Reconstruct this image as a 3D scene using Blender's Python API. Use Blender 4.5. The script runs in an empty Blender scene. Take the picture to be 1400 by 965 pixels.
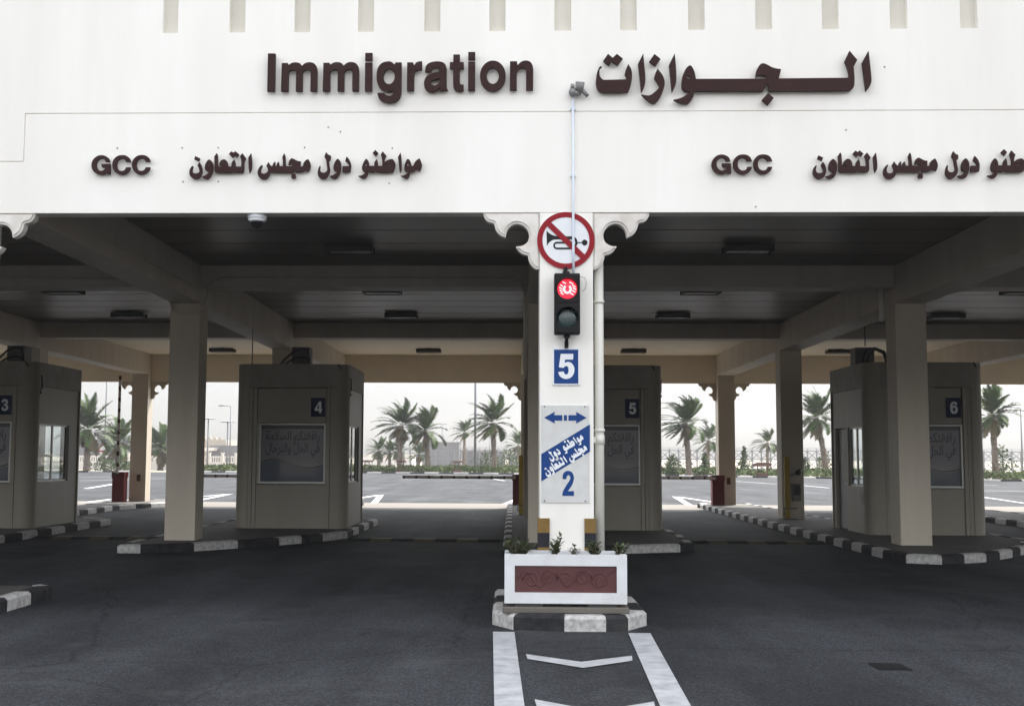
import bpy, bmesh, math, random
from mathutils import Vector, Matrix
R = math.radians
sc = bpy.context.scene
col = sc.collection

# ------------------------------------------------------------------ camera, sky, sun, exposure
CAM_Z = 1.65
cd = bpy.data.cameras.new('camera'); cam = bpy.data.objects.new('camera', cd); col.objects.link(cam)
cam.location = (0, 0, CAM_Z)
cd.sensor_width = 36.0
cd.lens = 36.0 * 1622.24 / 1400
cd.shift_x = (700 - 652.79) / 1400
cd.clip_start = 0.1; cd.clip_end = 6000
cam.matrix_world = (Matrix.Translation((0, 0, CAM_Z)) @ Matrix.Rotation(0.0300, 4, 'Z')
                    @ Matrix.Rotation(math.pi / 2 + 0.0886, 4, 'X') @ Matrix.Rotation(0.0048, 4, 'Z'))
sc.camera = cam

HORIZON_DIM = 0.18
SUN_EL, SUN_AZ = R(55.6), R(25)          # azimuth from +Y (away from the camera) towards +X
world = bpy.data.worlds.new('World'); sc.world = world; world.use_nodes = True
wn = world.node_tree.nodes; wl = world.node_tree.links
sky = wn.new('ShaderNodeTexSky'); sky.sky_type = 'NISHITA'; sky.sun_disc = False
sky.sun_elevation = SUN_EL; sky.sun_rotation = SUN_AZ
sky.air_density = 1.0; sky.dust_density = 1.2; sky.ozone_density = 0.6
hsv = wn.new('ShaderNodeHueSaturation'); hsv.inputs['Saturation'].default_value = 0.15      # dusty, washed out sky
wl.new(sky.outputs['Color'], hsv.inputs['Color']); 
# the lowest degrees of the sky are dimmed by an added gradient against clipping
wtc = wn.new('ShaderNodeTexCoord'); wsx = wn.new('ShaderNodeSeparateXYZ'); wmr = wn.new('ShaderNodeMapRange'); wmu = wn.new('ShaderNodeMixRGB')
wl.new(wtc.outputs['Generated'], wsx.inputs[0]); wl.new(wsx.outputs['Z'], wmr.inputs['Value'])
wmr.inputs['From Min'].default_value = 0.06; wmr.inputs['From Max'].default_value = 0.22
wmr.inputs['To Min'].default_value = HORIZON_DIM; wmr.inputs['To Max'].default_value = 1.0
wmu.blend_type = 'MULTIPLY'; wmu.inputs['Fac'].default_value = 1.0
wl.new(hsv.outputs['Color'], wmu.inputs['Color1']); wl.new(wmr.outputs['Result'], wmu.inputs['Color2'])
wl.new(wmu.outputs['Color'], wn['Background'].inputs['Color'])
wn['Background'].inputs['Strength'].default_value = 0.15

sl = bpy.data.lights.new('sun', 'SUN'); sun = bpy.data.objects.new('sun', sl); col.objects.link(sun)
sl.energy = 2.0; sl.angle = R(0.6); sl.color = (1.0, 0.94, 0.85)
d = Vector((math.sin(SUN_AZ) * math.cos(SUN_EL), math.cos(SUN_AZ) * math.cos(SUN_EL), math.sin(SUN_EL)))
sun.rotation_euler = d.to_track_quat('Z', 'Y').to_euler(); sun.location = d * 60

sc.view_settings.view_transform = 'Standard'; sc.view_settings.look = 'None'
sc.view_settings.gamma = 1.0; sc.view_settings.use_curve_mapping = False
sc.view_settings.exposure = 2.20
try:
    sc.cycles.max_bounces = 10; sc.cycles.diffuse_bounces = 6; sc.cycles.volume_bounces = 1
    sc.cycles.use_denoising = True
except Exception:
    pass

# ------------------------------------------------------------------ materials
def nodes_of(name):
    m = bpy.data.materials.new(name); m.use_nodes = True
    nt = m.node_tree
    return m, nt.nodes, nt.links, nt.nodes['Principled BSDF']

def paint(name, c, rough=0.6, dirt=0.25, scale=1.5, streak=False, bump=0.15, bscale=60, dirt_col=None, metal=0.0, coat=0.0, speck=0.0):
    """procedural painted / rendered surface: base colour, blotchy dirt, fine bump"""
    m, n, l, b = nodes_of(name)
    b.inputs['Roughness'].default_value = rough
    b.inputs['Metallic'].default_value = metal
    b.inputs['Coat Weight'].default_value = coat
    tc = n.new('ShaderNodeTexCoord'); mp = n.new('ShaderNodeMapping')
    l.new(tc.outputs['Object'], mp.inputs['Vector'])
    mp.inputs['Scale'].default_value = (1, 1, 0.12) if streak else (1, 1, 1)
    no = n.new('ShaderNodeTexNoise'); no.inputs['Scale'].default_value = scale
    no.inputs['Detail'].default_value = 7; no.inputs['Roughness'].default_value = 0.65
    l.new(mp.outputs['Vector'], no.inputs['Vector'])
    ra = n.new('ShaderNodeValToRGB')
    ra.color_ramp.elements[0].position = 0.38; ra.color_ramp.elements[0].color = (0, 0, 0, 1)
    ra.color_ramp.elements[1].position = 0.72; ra.color_ramp.elements[1].color = (dirt, dirt, dirt, 1)
    l.new(no.outputs['Fac'], ra.inputs['Fac'])
    mx = n.new('ShaderNodeMixRGB')
    mx.inputs['Color1'].default_value = (*c, 1)
    dc = dirt_col or (c[0] * 0.55, c[1] * 0.5, c[2] * 0.44)
    mx.inputs['Color2'].default_value = (*dc, 1)
    l.new(ra.outputs['Color'], mx.inputs['Fac'])
    out = mx.outputs['Color']
    if speck > 0:
        vo = n.new('ShaderNodeTexNoise'); vo.inputs['Scale'].default_value = 14; vo.inputs['Detail'].default_value = 2
        l.new(tc.outputs['Object'], vo.inputs['Vector'])
        rs = n.new('ShaderNodeValToRGB')
        rs.color_ramp.elements[0].position = 0.74; rs.color_ramp.elements[0].color = (0, 0, 0, 1)
        rs.color_ramp.elements[1].position = 0.80; rs.color_ramp.elements[1].color = (speck, speck, speck, 1)
        l.new(vo.outputs['Fac'], rs.inputs['Fac'])
        m2 = n.new('ShaderNodeMixRGB'); l.new(rs.outputs['Color'], m2.inputs['Fac'])
        l.new(out, m2.inputs['Color1']); m2.inputs['Color2'].default_value = (*dc, 1)
        out = m2.outputs['Color']
    l.new(out, b.inputs['Base Color'])
    if bump > 0:
        nb = n.new('ShaderNodeTexNoise'); nb.inputs['Scale'].default_value = bscale; nb.inputs['Detail'].default_value = 4
        l.new(tc.outputs['Object'], nb.inputs['Vector'])
        bu = n.new('ShaderNodeBump'); bu.inputs['Strength'].default_value = bump; bu.inputs['Distance'].default_value = 0.01
        l.new(nb.outputs['Fac'], bu.inputs['Height']); l.new(bu.outputs['Normal'], b.inputs['Normal'])
    return m

def dull(m, v):
    m.node_tree.nodes['Principled BSDF'].inputs['Specular IOR Level'].default_value = v; return m
def flat(name, c, rough=0.5, metal=0.0, coat=0.0):
    return paint(name, c, rough, dirt=0.2, scale=6, bump=0.03, metal=metal, coat=coat)

def emit(name, c, e, strength):
    m, n, l, b = nodes_of(name)
    b.inputs['Base Color'].default_value = (*c, 1)
    no = n.new('ShaderNodeTexNoise'); no.inputs['Scale'].default_value = 40
    mu = n.new('ShaderNodeMath'); mu.operation = 'MULTIPLY_ADD'
    mu.inputs[1].default_value = strength * 0.4; mu.inputs[2].default_value = strength * 0.8
    l.new(no.outputs['Fac'], mu.inputs[0]); l.new(mu.outputs[0], b.inputs['Emission Strength'])
    b.inputs['Emission Color'].default_value = (*e, 1)
    return m

def asphalt(name, c0, c1, fine=48):
    m, n, l, b = nodes_of(name)
    b.inputs['Roughness'].default_value = 0.82
    b.inputs['Specular IOR Level'].default_value = 0.08
    tc = n.new('ShaderNodeTexCoord')
    big = n.new('ShaderNodeTexNoise'); big.inputs['Scale'].default_value = 0.45; big.inputs['Detail'].default_value = 8; big.inputs['Roughness'].default_value = 0.62
    mp = n.new('ShaderNodeMapping'); mp.inputs['Scale'].default_value = (1, 0.45, 1)
    l.new(tc.outputs['Object'], mp.inputs['Vector']); l.new(mp.outputs['Vector'], big.inputs['Vector'])
    ra = n.new('ShaderNodeValToRGB')
    ra.color_ramp.elements[0].position = 0.3; ra.color_ramp.elements[0].color = (*c0, 1)
    ra.color_ramp.elements[1].position = 0.7; ra.color_ramp.elements[1].color = (*c1, 1)
    l.new(big.outputs['Fac'], ra.inputs['Fac'])
    fi = n.new('ShaderNodeTexVoronoi'); fi.inputs['Scale'].default_value = fine
    l.new(tc.outputs['Object'], fi.inputs['Vector'])
    rf = n.new('ShaderNodeValToRGB')
    rf.color_ramp.elements[0].position = 0.0; rf.color_ramp.elements[0].color = (2.4, 2.4, 2.4, 1)
    rf.color_ramp.elements[1].position = 0.55; rf.color_ramp.elements[1].color = (0.6, 0.6, 0.6, 1)
    l.new(fi.outputs['Distance'], rf.inputs['Fac'])
    mu = n.new('ShaderNodeMixRGB'); mu.blend_type = 'MULTIPLY'; mu.inputs['Fac'].default_value = 0.75
    l.new(ra.outputs['Color'], mu.inputs['Color1']); l.new(rf.outputs['Color'], mu.inputs['Color2'])
    # thin meandering cracks and tar seams
    cr = n.new('ShaderNodeTexVoronoi'); cr.feature = 'DISTANCE_TO_EDGE'; cr.inputs['Scale'].default_value = 0.16
    wob = n.new('ShaderNodeTexNoise'); wob.inputs['Scale'].default_value = 1.2; wob.inputs['Detail'].default_value = 5
    l.new(tc.outputs['Object'], wob.inputs['Vector'])
    ad = n.new('ShaderNodeMixRGB'); ad.blend_type = 'ADD'; ad.inputs['Fac'].default_value = 0.5
    l.new(tc.outputs['Object'], ad.inputs['Color1']); l.new(wob.outputs['Color'], ad.inputs['Color2'])
    l.new(ad.outputs['Color'], cr.inputs['Vector'])
    rc = n.new('ShaderNodeValToRGB')
    rc.color_ramp.elements[0].position = 0.0; rc.color_ramp.elements[0].color = (0.45, 0.45, 0.45, 1)
    rc.color_ramp.elements[1].position = 0.004; rc.color_ramp.elements[1].color = (1, 1, 1, 1)
    l.new(cr.outputs['Distance'], rc.inputs['Fac'])
    m3 = n.new('ShaderNodeMixRGB'); m3.blend_type = 'MULTIPLY'; m3.inputs['Fac'].default_value = 0.7
    l.new(mu.outputs['Color'], m3.inputs['Color1']); l.new(rc.outputs['Color'], m3.inputs['Color2'])
    # sparse oil drips
    oi = n.new('ShaderNodeTexNoise'); oi.inputs['Scale'].default_value = 2.6; oi.inputs['Detail'].default_value = 3
    l.new(mp.outputs['Vector'], oi.inputs['Vector'])
    ro = n.new('ShaderNodeValToRGB')
    ro.color_ramp.elements[0].position = 0.66; ro.color_ramp.elements[0].color = (1, 1, 1, 1)
    ro.color_ramp.elements[1].position = 0.78; ro.color_ramp.elements[1].color = (0.55, 0.55, 0.55, 1)
    l.new(oi.outputs['Fac'], ro.inputs['Fac'])
    m4 = n.new('ShaderNodeMixRGB'); m4.blend_type = 'MULTIPLY'; m4.inputs['Fac'].default_value = 1.0
    l.new(m3.outputs['Color'], m4.inputs['Color1']); l.new(ro.outputs['Color'], m4.inputs['Color2'])
    wp = n.new('ShaderNodeTexNoise'); wp.inputs['Scale'].default_value = 1.0; wp.inputs['Detail'].default_value = 4
    mw = n.new('ShaderNodeMapping'); mw.inputs['Scale'].default_value = (1.1, .07, 1)
    l.new(tc.outputs['Object'], mw.inputs['Vector']); l.new(mw.outputs['Vector'], wp.inputs['Vector'])
    rw = n.new('ShaderNodeValToRGB')
    rw.color_ramp.elements[0].position = 0.35; rw.color_ramp.elements[0].color = (.72, .72, .72, 1)
    rw.color_ramp.elements[1].position = 0.65; rw.color_ramp.elements[1].color = (1.2, 1.2, 1.2, 1)
    l.new(wp.outputs['Fac'], rw.inputs['Fac'])
    m5 = n.new('ShaderNodeMixRGB'); m5.blend_type = 'MULTIPLY'; m5.inputs['Fac'].default_value = 1.0
    l.new(m4.outputs['Color'], m5.inputs['Color1']); l.new(rw.outputs['Color'], m5.inputs['Color2'])
    du = n.new('ShaderNodeTexNoise'); du.inputs['Scale'].default_value = 0.7; du.inputs['Detail'].default_value = 9; du.inputs['Roughness'].default_value = .7
    du.inputs['Distortion'].default_value = .8
    l.new(tc.outputs['Object'], du.inputs['Vector'])
    rd_ = n.new('ShaderNodeValToRGB')
    rd_.color_ramp.elements[0].position = 0.52; rd_.color_ramp.elements[0].color = (0, 0, 0, 1)
    rd_.color_ramp.elements[1].position = 0.74; rd_.color_ramp.elements[1].color = (.5, .5, .5, 1)
    l.new(du.outputs['Fac'], rd_.inputs['Fac'])
    m6 = n.new('ShaderNodeMixRGB'); l.new(rd_.outputs['Color'], m6.inputs['Fac'])
    l.new(m5.outputs['Color'], m6.inputs['Color1']); m6.inputs['Color2'].default_value = (.085, .086, .088, 1)
    l.new(m6.outputs['Color'], b.inputs['Base Color'])
    bu = n.new('ShaderNodeBump'); bu.inputs['Strength'].default_value = 0.5; bu.inputs['Distance'].default_value = 0.012
    l.new(fi.outputs['Distance'], bu.inputs['Height']); l.new(bu.outputs['Normal'], b.inputs['Normal'])
    return m

def pavers(name, c):
    m, n, l, b = nodes_of(name)
    b.inputs['Roughness'].default_value = 0.85
    tc = n.new('ShaderNodeTexCoord')
    br = n.new('ShaderNodeTexBrick'); br.inputs['Scale'].default_value = 1.0
    br.inputs['Brick Width'].default_value = 0.42; br.inputs['Row Height'].default_value = 0.21; br.inputs['Mortar Size'].default_value = 0.012
    br.inputs['Color1'].default_value = (*c, 1); br.inputs['Color2'].default_value = (c[0] * .75, c[1] * .75, c[2] * .75, 1)
    br.inputs['Mortar'].default_value = (c[0] * .35, c[1] * .35, c[2] * .35, 1)
    l.new(tc.outputs['Object'], br.inputs['Vector'])
    no = n.new('ShaderNodeTexNoise'); no.inputs['Scale'].default_value = 3; no.inputs['Detail'].default_value = 6
    l.new(tc.outputs['Object'], no.inputs['Vector'])
    mu = n.new('ShaderNodeMixRGB'); mu.blend_type = 'MULTIPLY'; mu.inputs['Fac'].default_value = 0.5
    l.new(br.outputs['Color'], mu.inputs['Color1']); l.new(no.outputs['Fac'], mu.inputs['Color2'])
    l.new(mu.outputs['Color'], b.inputs['Base Color'])
    bu = n.new('ShaderNodeBump'); bu.inputs['Strength'].default_value = 0.6; bu.inputs['Distance'].default_value = 0.01; bu.invert = True
    l.new(br.outputs['Fac'], bu.inputs['Height']); l.new(bu.outputs['Normal'], b.inputs['Normal'])
    return m

def leafmat(name, c, c2):
    m, n, l, b = nodes_of(name)
    b.inputs['Roughness'].default_value = 0.55
    tc = n.new('ShaderNodeTexCoord'); no = n.new('ShaderNodeTexNoise'); no.inputs['Scale'].default_value = 1.8; no.inputs['Detail'].default_value = 4
    l.new(tc.outputs['Object'], no.inputs['Vector'])
    mx = n.new('ShaderNodeMixRGB'); mx.inputs['Color1'].default_value = (*c, 1); mx.inputs['Color2'].default_value = (*c2, 1)
    ra = n.new('ShaderNodeValToRGB'); ra.color_ramp.elements[0].position = .35; ra.color_ramp.elements[1].position = .65
    l.new(no.outputs['Fac'], ra.inputs['Fac']); l.new(ra.outputs['Color'], mx.inputs['Fac'])
    l.new(mx.outputs['Color'], b.inputs['Base Color'])
    b.inputs['Subsurface Weight'].default_value = 0.0
    return m

M = dict(
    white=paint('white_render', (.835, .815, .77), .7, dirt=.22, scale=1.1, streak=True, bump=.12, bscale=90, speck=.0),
    litpanel=paint('bounce_lit_panel', (.78, .69, .54), .6, dirt=.2, scale=1, bump=.05),  # rear bay ceiling and fascia: bounced sunlight put into a paler colour
    recess=paint('beige_recess', (.66, .63, .56), .7, dirt=.3, scale=3, streak=True),
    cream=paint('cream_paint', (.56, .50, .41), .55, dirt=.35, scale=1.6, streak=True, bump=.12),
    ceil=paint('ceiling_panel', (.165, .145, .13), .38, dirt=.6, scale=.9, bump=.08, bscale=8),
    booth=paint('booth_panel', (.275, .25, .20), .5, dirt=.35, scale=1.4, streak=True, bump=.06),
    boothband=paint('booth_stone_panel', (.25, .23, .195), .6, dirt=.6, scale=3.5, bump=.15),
    bracket=paint('carved_plaster', (.72, .69, .65), .7, dirt=.6, scale=4, bump=.1),
    letter=paint('maroon_letter', (.034, .0145, .0135), .55, dirt=.3, scale=5, bump=.05),
    asphalt=asphalt('asphalt', (.0205, .022, .025), (.059, .0625, .070)),
    manhole=paint('cast_iron', (.012, .012, .013), .8, dirt=.5, scale=20, bump=.6, bscale=70),
    mark=paint('road_paint', (.43, .44, .46), .75, dirt=.75, scale=5, bump=.5, bscale=55, dirt_col=(.18, .18, .19)),
    kerbw=paint('kerb_white_paint', (.52, .51, .495), .75, dirt=.8, scale=16, bump=.4, bscale=25, dirt_col=(.13, .12, .115)),
    kerbb=paint('kerb_black_paint', (.016, .0165, .019), .8, dirt=.3, scale=7, bump=.4, bscale=25, dirt_col=(.12, .115, .11)),
    paver=pavers('concrete_paver', (.11, .10, .09)),
    apron=paint('concrete_apron', (.12, .108, .092), .9, dirt=.6, scale=.7, bump=.3, bscale=18, dirt_col=(.12, .11, .10)),
    sand=paint('sand', (.27, .235, .18), .95, dirt=.5, scale=.15, bump=.2, bscale=3),
    black=flat('black_plastic', (.009, .009, .010), .5),
    cable=flat('black_cable', (.008, .008, .009), .5),
    dark=flat('dark_interior', (.03, .03, .03), .7),
    grey=paint('grey_metal', (.22, .22, .22), .5, dirt=.5, scale=9, metal=.3),
    darkgrey=paint('dark_grey_metal', (.07, .07, .07), .5, dirt=.4, scale=9),
    alu=paint('aluminium_frame', (.45, .45, .43), .4, dirt=.3, scale=6, metal=.5),
    pipe=paint('white_pipe', (.68, .67, .62), .5, dirt=.6, scale=3, streak=True, bump=.05, dirt_col=(.36, .35, .27)),
    tube=paint('white_conduit', (.62, .68, .76), .45, dirt=.2, scale=5, bump=.02),
    red=paint('sign_red', (.25, .009, .017), .45, dirt=.15, scale=8, bump=.02),
    signwhite=paint('sign_white', (.72, .74, .77), .45, dirt=.15, scale=6, bump=.02),
    signgrey=paint('sign_pale_grey', (.58, .58, .57), .45, dirt=.3, scale=7, bump=.03),
    blue=paint('sign_blue', (.010, .048, .19), .45, dirt=.2, scale=6, bump=.02),
    navy=paint('plate_navy', (.009, .016, .055), .45, dirt=.3, scale=9, bump=.02),
    signblack=flat('sign_black', (.012, .013, .016), .45),
    yellow=paint('guard_yellow', (.20, .125, .04), .6, dirt=.5, scale=12, bump=.3, bscale=200),
    guardblack=paint('guard_black', (.022, .022, .03), .6, dirt=.4, scale=12, bump=.3, bscale=200),
    postyellow=paint('post_yellow', (.42, .29, .02), .5, dirt=.5, scale=6),
    gatered=paint('gate_red', (.16, .016, .02), .5, dirt=.5, scale=5, streak=True),
    armwhite=paint('arm_white', (.62, .58, .55), .5, dirt=.4, scale=6),
    maroon=paint('planter_maroon', (.085, .022, .022), .6, dirt=.5, scale=7, bump=.3, bscale=12),
    concrete=paint('planter_white', (.66, .67, .69), .7, dirt=.3, scale=4, bump=.2, bscale=35, dirt_col=(.3, .27, .22)),
    soil=paint('soil', (.06, .045, .03), .95, dirt=.5, scale=9, bump=1, bscale=20),
    paper=paint('poster_paper', (.12, .118, .138), .3, dirt=.3, scale=2, bump=0, coat=.3),
    poster_blue=paint('poster_blue', (.026, .042, .072), .3, dirt=.4, scale=2.5, bump=0, coat=.3),
    ink=flat('poster_ink', (.005, .005, .006), .3),
    leaf=leafmat('leaf_green', (.035, .06, .018), (.075, .10, .035)),
    palm=leafmat('palm_leaf', (.026, .050, .010), (.055, .088, .018)),
    palmdry=leafmat('palm_dry', (.16, .12, .06), (.10, .09, .05)),
    trunk=paint('palm_bark', (.20, .165, .13), .9, dirt=.8, scale=4, bump=1, bscale=8, dirt_col=(.07, .055, .045)),
    bush=leafmat('bush_leaf', (.026, .045, .014), (.055, .08, .026)),
    cover=leafmat('hedge_leaf', (.042, .070, .016), (.085, .108, .032)),
    steel=paint('galvanised_steel', (.17, .18, .20), .6, dirt=.3, scale=3),
    wallwhite=paint('boundary_white', (.62, .59, .55), .8, dirt=.3, scale=.6, streak=True),
    tan=paint('tan_render', (.40, .35, .29), .85, dirt=.4, scale=.5, streak=True),
    greywall=paint('grey_render', (.15, .15, .16), .85, dirt=.3, scale=.4, streak=True),
    brown=paint('brown_wood', (.10, .045, .03), .7, dirt=.5, scale=3),
    glassgreen=paint('green_lens', (.010, .032, .034), .2, dirt=.6, scale=30, bump=.5, bscale=90, coat=.5),
    redlamp=emit('red_lamp_glow', (.5, .01, .02), (1.0, .022, .05), 0.34),
    hotlamp=emit('red_lamp_filament', (.6, .3, .3), (1.0, .45, .42), 0.50),
    tubewhite=flat('fluorescent_diffuser', (.30, .30, .29), .4),
    hum_y=paint('hump_yellow', (.085, .068, .025), .7, dirt=.9, scale=8, bump=.3),
)
dull(M['ceil'], .35); dull(M['cream'], .3); dull(M['letter'], .12); dull(M['manhole'], .1)
for k_ in ('red', 'blue', 'signblack', 'black', 'navy', 'kerbb', 'guardblack', 'yellow'): dull(M[k_], .15)
for k_ in ('palm', 'palmdry', 'bush', 'cover', 'trunk'): dull(M[k_], .12)
m_, n_, l_, b_ = nodes_of('dark_glass')
b_.inputs['Base Color'].default_value = (.02, .025, .025, 1); b_.inputs['Roughness'].default_value = .06
b_.inputs['Transmission Weight'].default_value = 1.0; b_.inputs['IOR'].default_value = 1.3
nz = n_.new('ShaderNodeTexNoise'); nz.inputs['Scale'].default_value = 4
mr = n_.new('ShaderNodeMath'); mr.operation = 'MULTIPLY_ADD'; mr.inputs[1].default_value = .02; mr.inputs[2].default_value = .0
l_.new(nz.outputs['Fac'], mr.inputs[0]); l_.new(mr.outputs[0], b_.inputs['Roughness'])
b_.inputs['Base Color'].default_value = (.75, .8, .8, 1)
M['glass'] = m_

# ------------------------------------------------------------------ mesh builder
class MB:
    def __init__(s): s.bm = bmesh.new(); s.mats = []
    def mi(s, mat):
        if mat is None: return 0
        if mat not in s.mats: s.mats.append(mat)
        return s.mats.index(mat)
    def poly(s, pts, mat=None):
        try:
            f = s.bm.faces.new([s.bm.verts.new(p) for p in pts]); f.material_index = s.mi(mat); return f
        except ValueError: return None
    def box(s, x0, x1, y0, y1, z0, z1, mat=None):
        v = [s.bm.verts.new(p) for p in ((x0,y0,z0),(x1,y0,z0),(x1,y1,z0),(x0,y1,z0),(x0,y0,z1),(x1,y0,z1),(x1,y1,z1),(x0,y1,z1))]
        for q in ((0,3,2,1),(4,5,6,7),(0,1,5,4),(1,2,6,5),(2,3,7,6),(3,0,4,7)):
            s.bm.faces.new([v[i] for i in q]).material_index = s.mi(mat)
        return s
    def prism(s, pts, z0, z1, mat=None, axis='Z'):
        """closed 2D outline extruded along an axis (Y: points are x,z)"""
        def P(p, h): return (p[0], p[1], h) if axis == 'Z' else (p[0], h, p[1]) if axis == 'Y' else (h, p[0], p[1])
        a = [s.bm.verts.new(P(p, z0)) for p in pts]; b = [s.bm.verts.new(P(p, z1)) for p in pts]
        k = s.mi(mat); n = len(pts)
        fs = []
        for i in range(n):
            fs.append(s.bm.faces.new([a[i], a[(i+1) % n], b[(i+1) % n], b[i]]))
        fs.append(s.bm.faces.new(a[::-1])); fs.append(s.bm.faces.new(b))
        for f in fs: f.material_index = k
        bmesh.ops.recalc_face_normals(s.bm, faces=fs)
        return s
    def cyl(s, p0, p1, r0, r1=None, n=12, mat=None, cap=True):
        return s.tube([p0, p1], [r0, r0 if r1 is None else r1], n, mat, cap)
    def tube(s, pts, r, n=8, mat=None, cap=True):
        pts = [Vector(p) for p in pts]
        if not isinstance(r, (list, tuple)): r = [r] * len(pts)
        k = s.mi(mat); rings = []; up = None
        for i, p in enumerate(pts):
            t = (pts[min(i+1, len(pts)-1)] - pts[max(i-1, 0)]).normalized()
            if up is None:
                up = t.orthogonal().normalized()
            else:
                up = (up - t * up.dot(t)).normalized() if (up - t * up.dot(t)).length > 1e-6 else t.orthogonal().normalized()
            w = t.cross(up)
            rings.append([s.bm.verts.new(p + (up * math.cos(a) + w * math.sin(a)) * r[i]) for a in (2*math.pi*j/n for j in range(n))])
        for i in range(len(rings)-1):
            for j in range(n):
                f = s.bm.faces.new([rings[i][j], rings[i][(j+1) % n], rings[i+1][(j+1) % n], rings[i+1][j]]); f.material_index = k; f.smooth = True
        if cap:
            s.bm.faces.new(rings[0][::-1]).material_index = k; s.bm.faces.new(rings[-1]).material_index = k
        return s
    def sphere(s, c, r, mat=None, n=12, z_min=-1.0, z_max=1.0, sq=(1,1,1)):
        k = s.mi(mat); rows = 7; rg = []
        for i in range(rows):
            z = z_min + (z_max - z_min) * i / (rows-1); q = math.sqrt(max(0.0004, 1-z*z))
            rg.append([s.bm.verts.new((c[0]+sq[0]*r*q*math.cos(2*math.pi*j/n), c[1]+sq[1]*r*q*math.sin(2*math.pi*j/n), c[2]+sq[2]*r*z)) for j in range(n)])
        for i in range(rows-1):
            for j in range(n):
                f = s.bm.faces.new([rg[i][j], rg[i][(j+1)%n], rg[i+1][(j+1)%n], rg[i+1][j]]); f.material_index = k; f.smooth = True
        s.bm.faces.new(rg[0][::-1]).material_index = k; s.bm.faces.new(rg[-1]).material_index = k
        return s
    def disc(s, c, r, y0, y1, mat=None, n=40, r_in=0):
        """disc or ring facing -Y"""
        k = s.mi(mat)
        o = [(c[0]+r*math.cos(2*math.pi*i/n), c[1]+r*math.sin(2*math.pi*i/n)) for i in range(n)]
        if not r_in: return s.prism(o, y0, y1, mat, 'Y')
        q = [(c[0]+r_in*math.cos(2*math.pi*i/n), c[1]+r_in*math.sin(2*math.pi*i/n)) for i in range(n)]
        vo0=[s.bm.verts.new((p[0],y0,p[1])) for p in o]; vo1=[s.bm.verts.new((p[0],y1,p[1])) for p in o]
        vi0=[s.bm.verts.new((p[0],y0,p[1])) for p in q]; vi1=[s.bm.verts.new((p[0],y1,p[1])) for p in q]
        for i in range(n):
            j=(i+1)%n
            for f in ((vo0[i],vo0[j],vi0[j],vi0[i]),(vo1[j],vo1[i],vi1[i],vi1[j]),(vo0[j],vo0[i],vo1[i],vo1[j]),(vi0[i],vi0[j],vi1[j],vi1[i])):
                s.bm.faces.new(f).material_index = k
        return s
    def add_mesh(s, me, mat=None, mw=None):
        k = s.mi(mat); vs = [s.bm.verts.new((mw @ v.co) if mw else v.co) for v in me.vertices]
        for p in me.polygons:
            try: s.bm.faces.new([vs[i] for i in p.vertices]).material_index = k
            except ValueError: pass
        return s
    def build(s, name, mat=None, parent=None, loc=None, bevel=0, kind=None):
        me = bpy.data.meshes.new(name); s.bm.to_mesh(me); s.bm.free()
        for m in (s.mats or [mat]): me.materials.append(m)
        o = bpy.data.objects.new(name, me); col.objects.link(o)
        if parent: o.parent = parent
        if loc: o.location = loc
        if bevel:
            b = o.modifiers.new('bevel', 'BEVEL'); b.width = bevel; b.segments = 2; b.limit_method = 'ANGLE'; b.angle_limit = R(40)
        if kind: o['kind'] = kind
        return o

def tag(o, label, cat, group=None):
    o['label'] = label; o['category'] = cat
    if group: o['group'] = group
    return o
def thing(name, label, cat, loc=(0, 0, 0), group=None, rotz=0):
    o = bpy.data.objects.new(name, None); col.objects.link(o); o.location = loc; o.rotation_euler = (0, 0, rotz)
    o.empty_display_size = .2
    return tag(o, label, cat, group)
def copy_tree(o, parent=None):
    c = o.copy(); col.objects.link(c)
    if parent: c.parent = parent
    for ch in list(o.children): copy_tree(ch, c)
    return c

# ------------------------------------------------------------------ traced outlines (lettering)
def parse(s):
    out = []
    for t in s.split():
        cr = t.endswith('!'); x, y = t.rstrip('!').split(','); out.append((float(x), float(y), cr))
    return out
def smooth(pts, sub=5):
    n = len(pts); out = []
    for i in range(n):
        p0, p1, p2, p3 = pts[i-1], pts[i], pts[(i+1) % n], pts[(i+2) % n]
        a, b = Vector(p1[:2]), Vector(p2[:2]); ch = b - a
        if p1[2] and p2[2]:
            out.append(tuple(a)); continue
        L = ch.length
        def tan(q0, q1, q2):
            t = Vector(q2[:2]) - Vector(q0[:2])
            return t.normalized() * L if t.length > 1e-6 else ch
        t1 = ch if p1[2] else tan(p0, p1, p2); t2 = ch if p2[2] else tan(p1, p2, p3)
        for k in range(sub):
            u = k / sub; h = u*u*(3-2*u)
            q = a*(1-h) + b*h + t1*(u*(1-u)**2) - t2*(u*u*(1-u)); out.append(tuple(q))
    return out
def ell(cx, cy, rx, ry, n=28):
    return [(cx+rx*math.cos(2*math.pi*i/n), cy+ry*math.sin(2*math.pi*i/n)) for i in range(n)]
def shape(s):
    """a glyph: outlines separated by |, first is the rim, the rest are holes"""
    res = []
    for part in s.split('|'):
        part = part.strip()
        if part.startswith('E'): res.append(ell(*[float(v) for v in part[1:].split(',')]))
        elif part.startswith('B'):
            x0, y0, x1, y1 = [float(v) for v in part[1:].split(',')]; res.append([(x0,y0),(x1,y0),(x1,y1),(x0,y1)])
        else: res.append(smooth(parse(part)))
    return res
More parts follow.
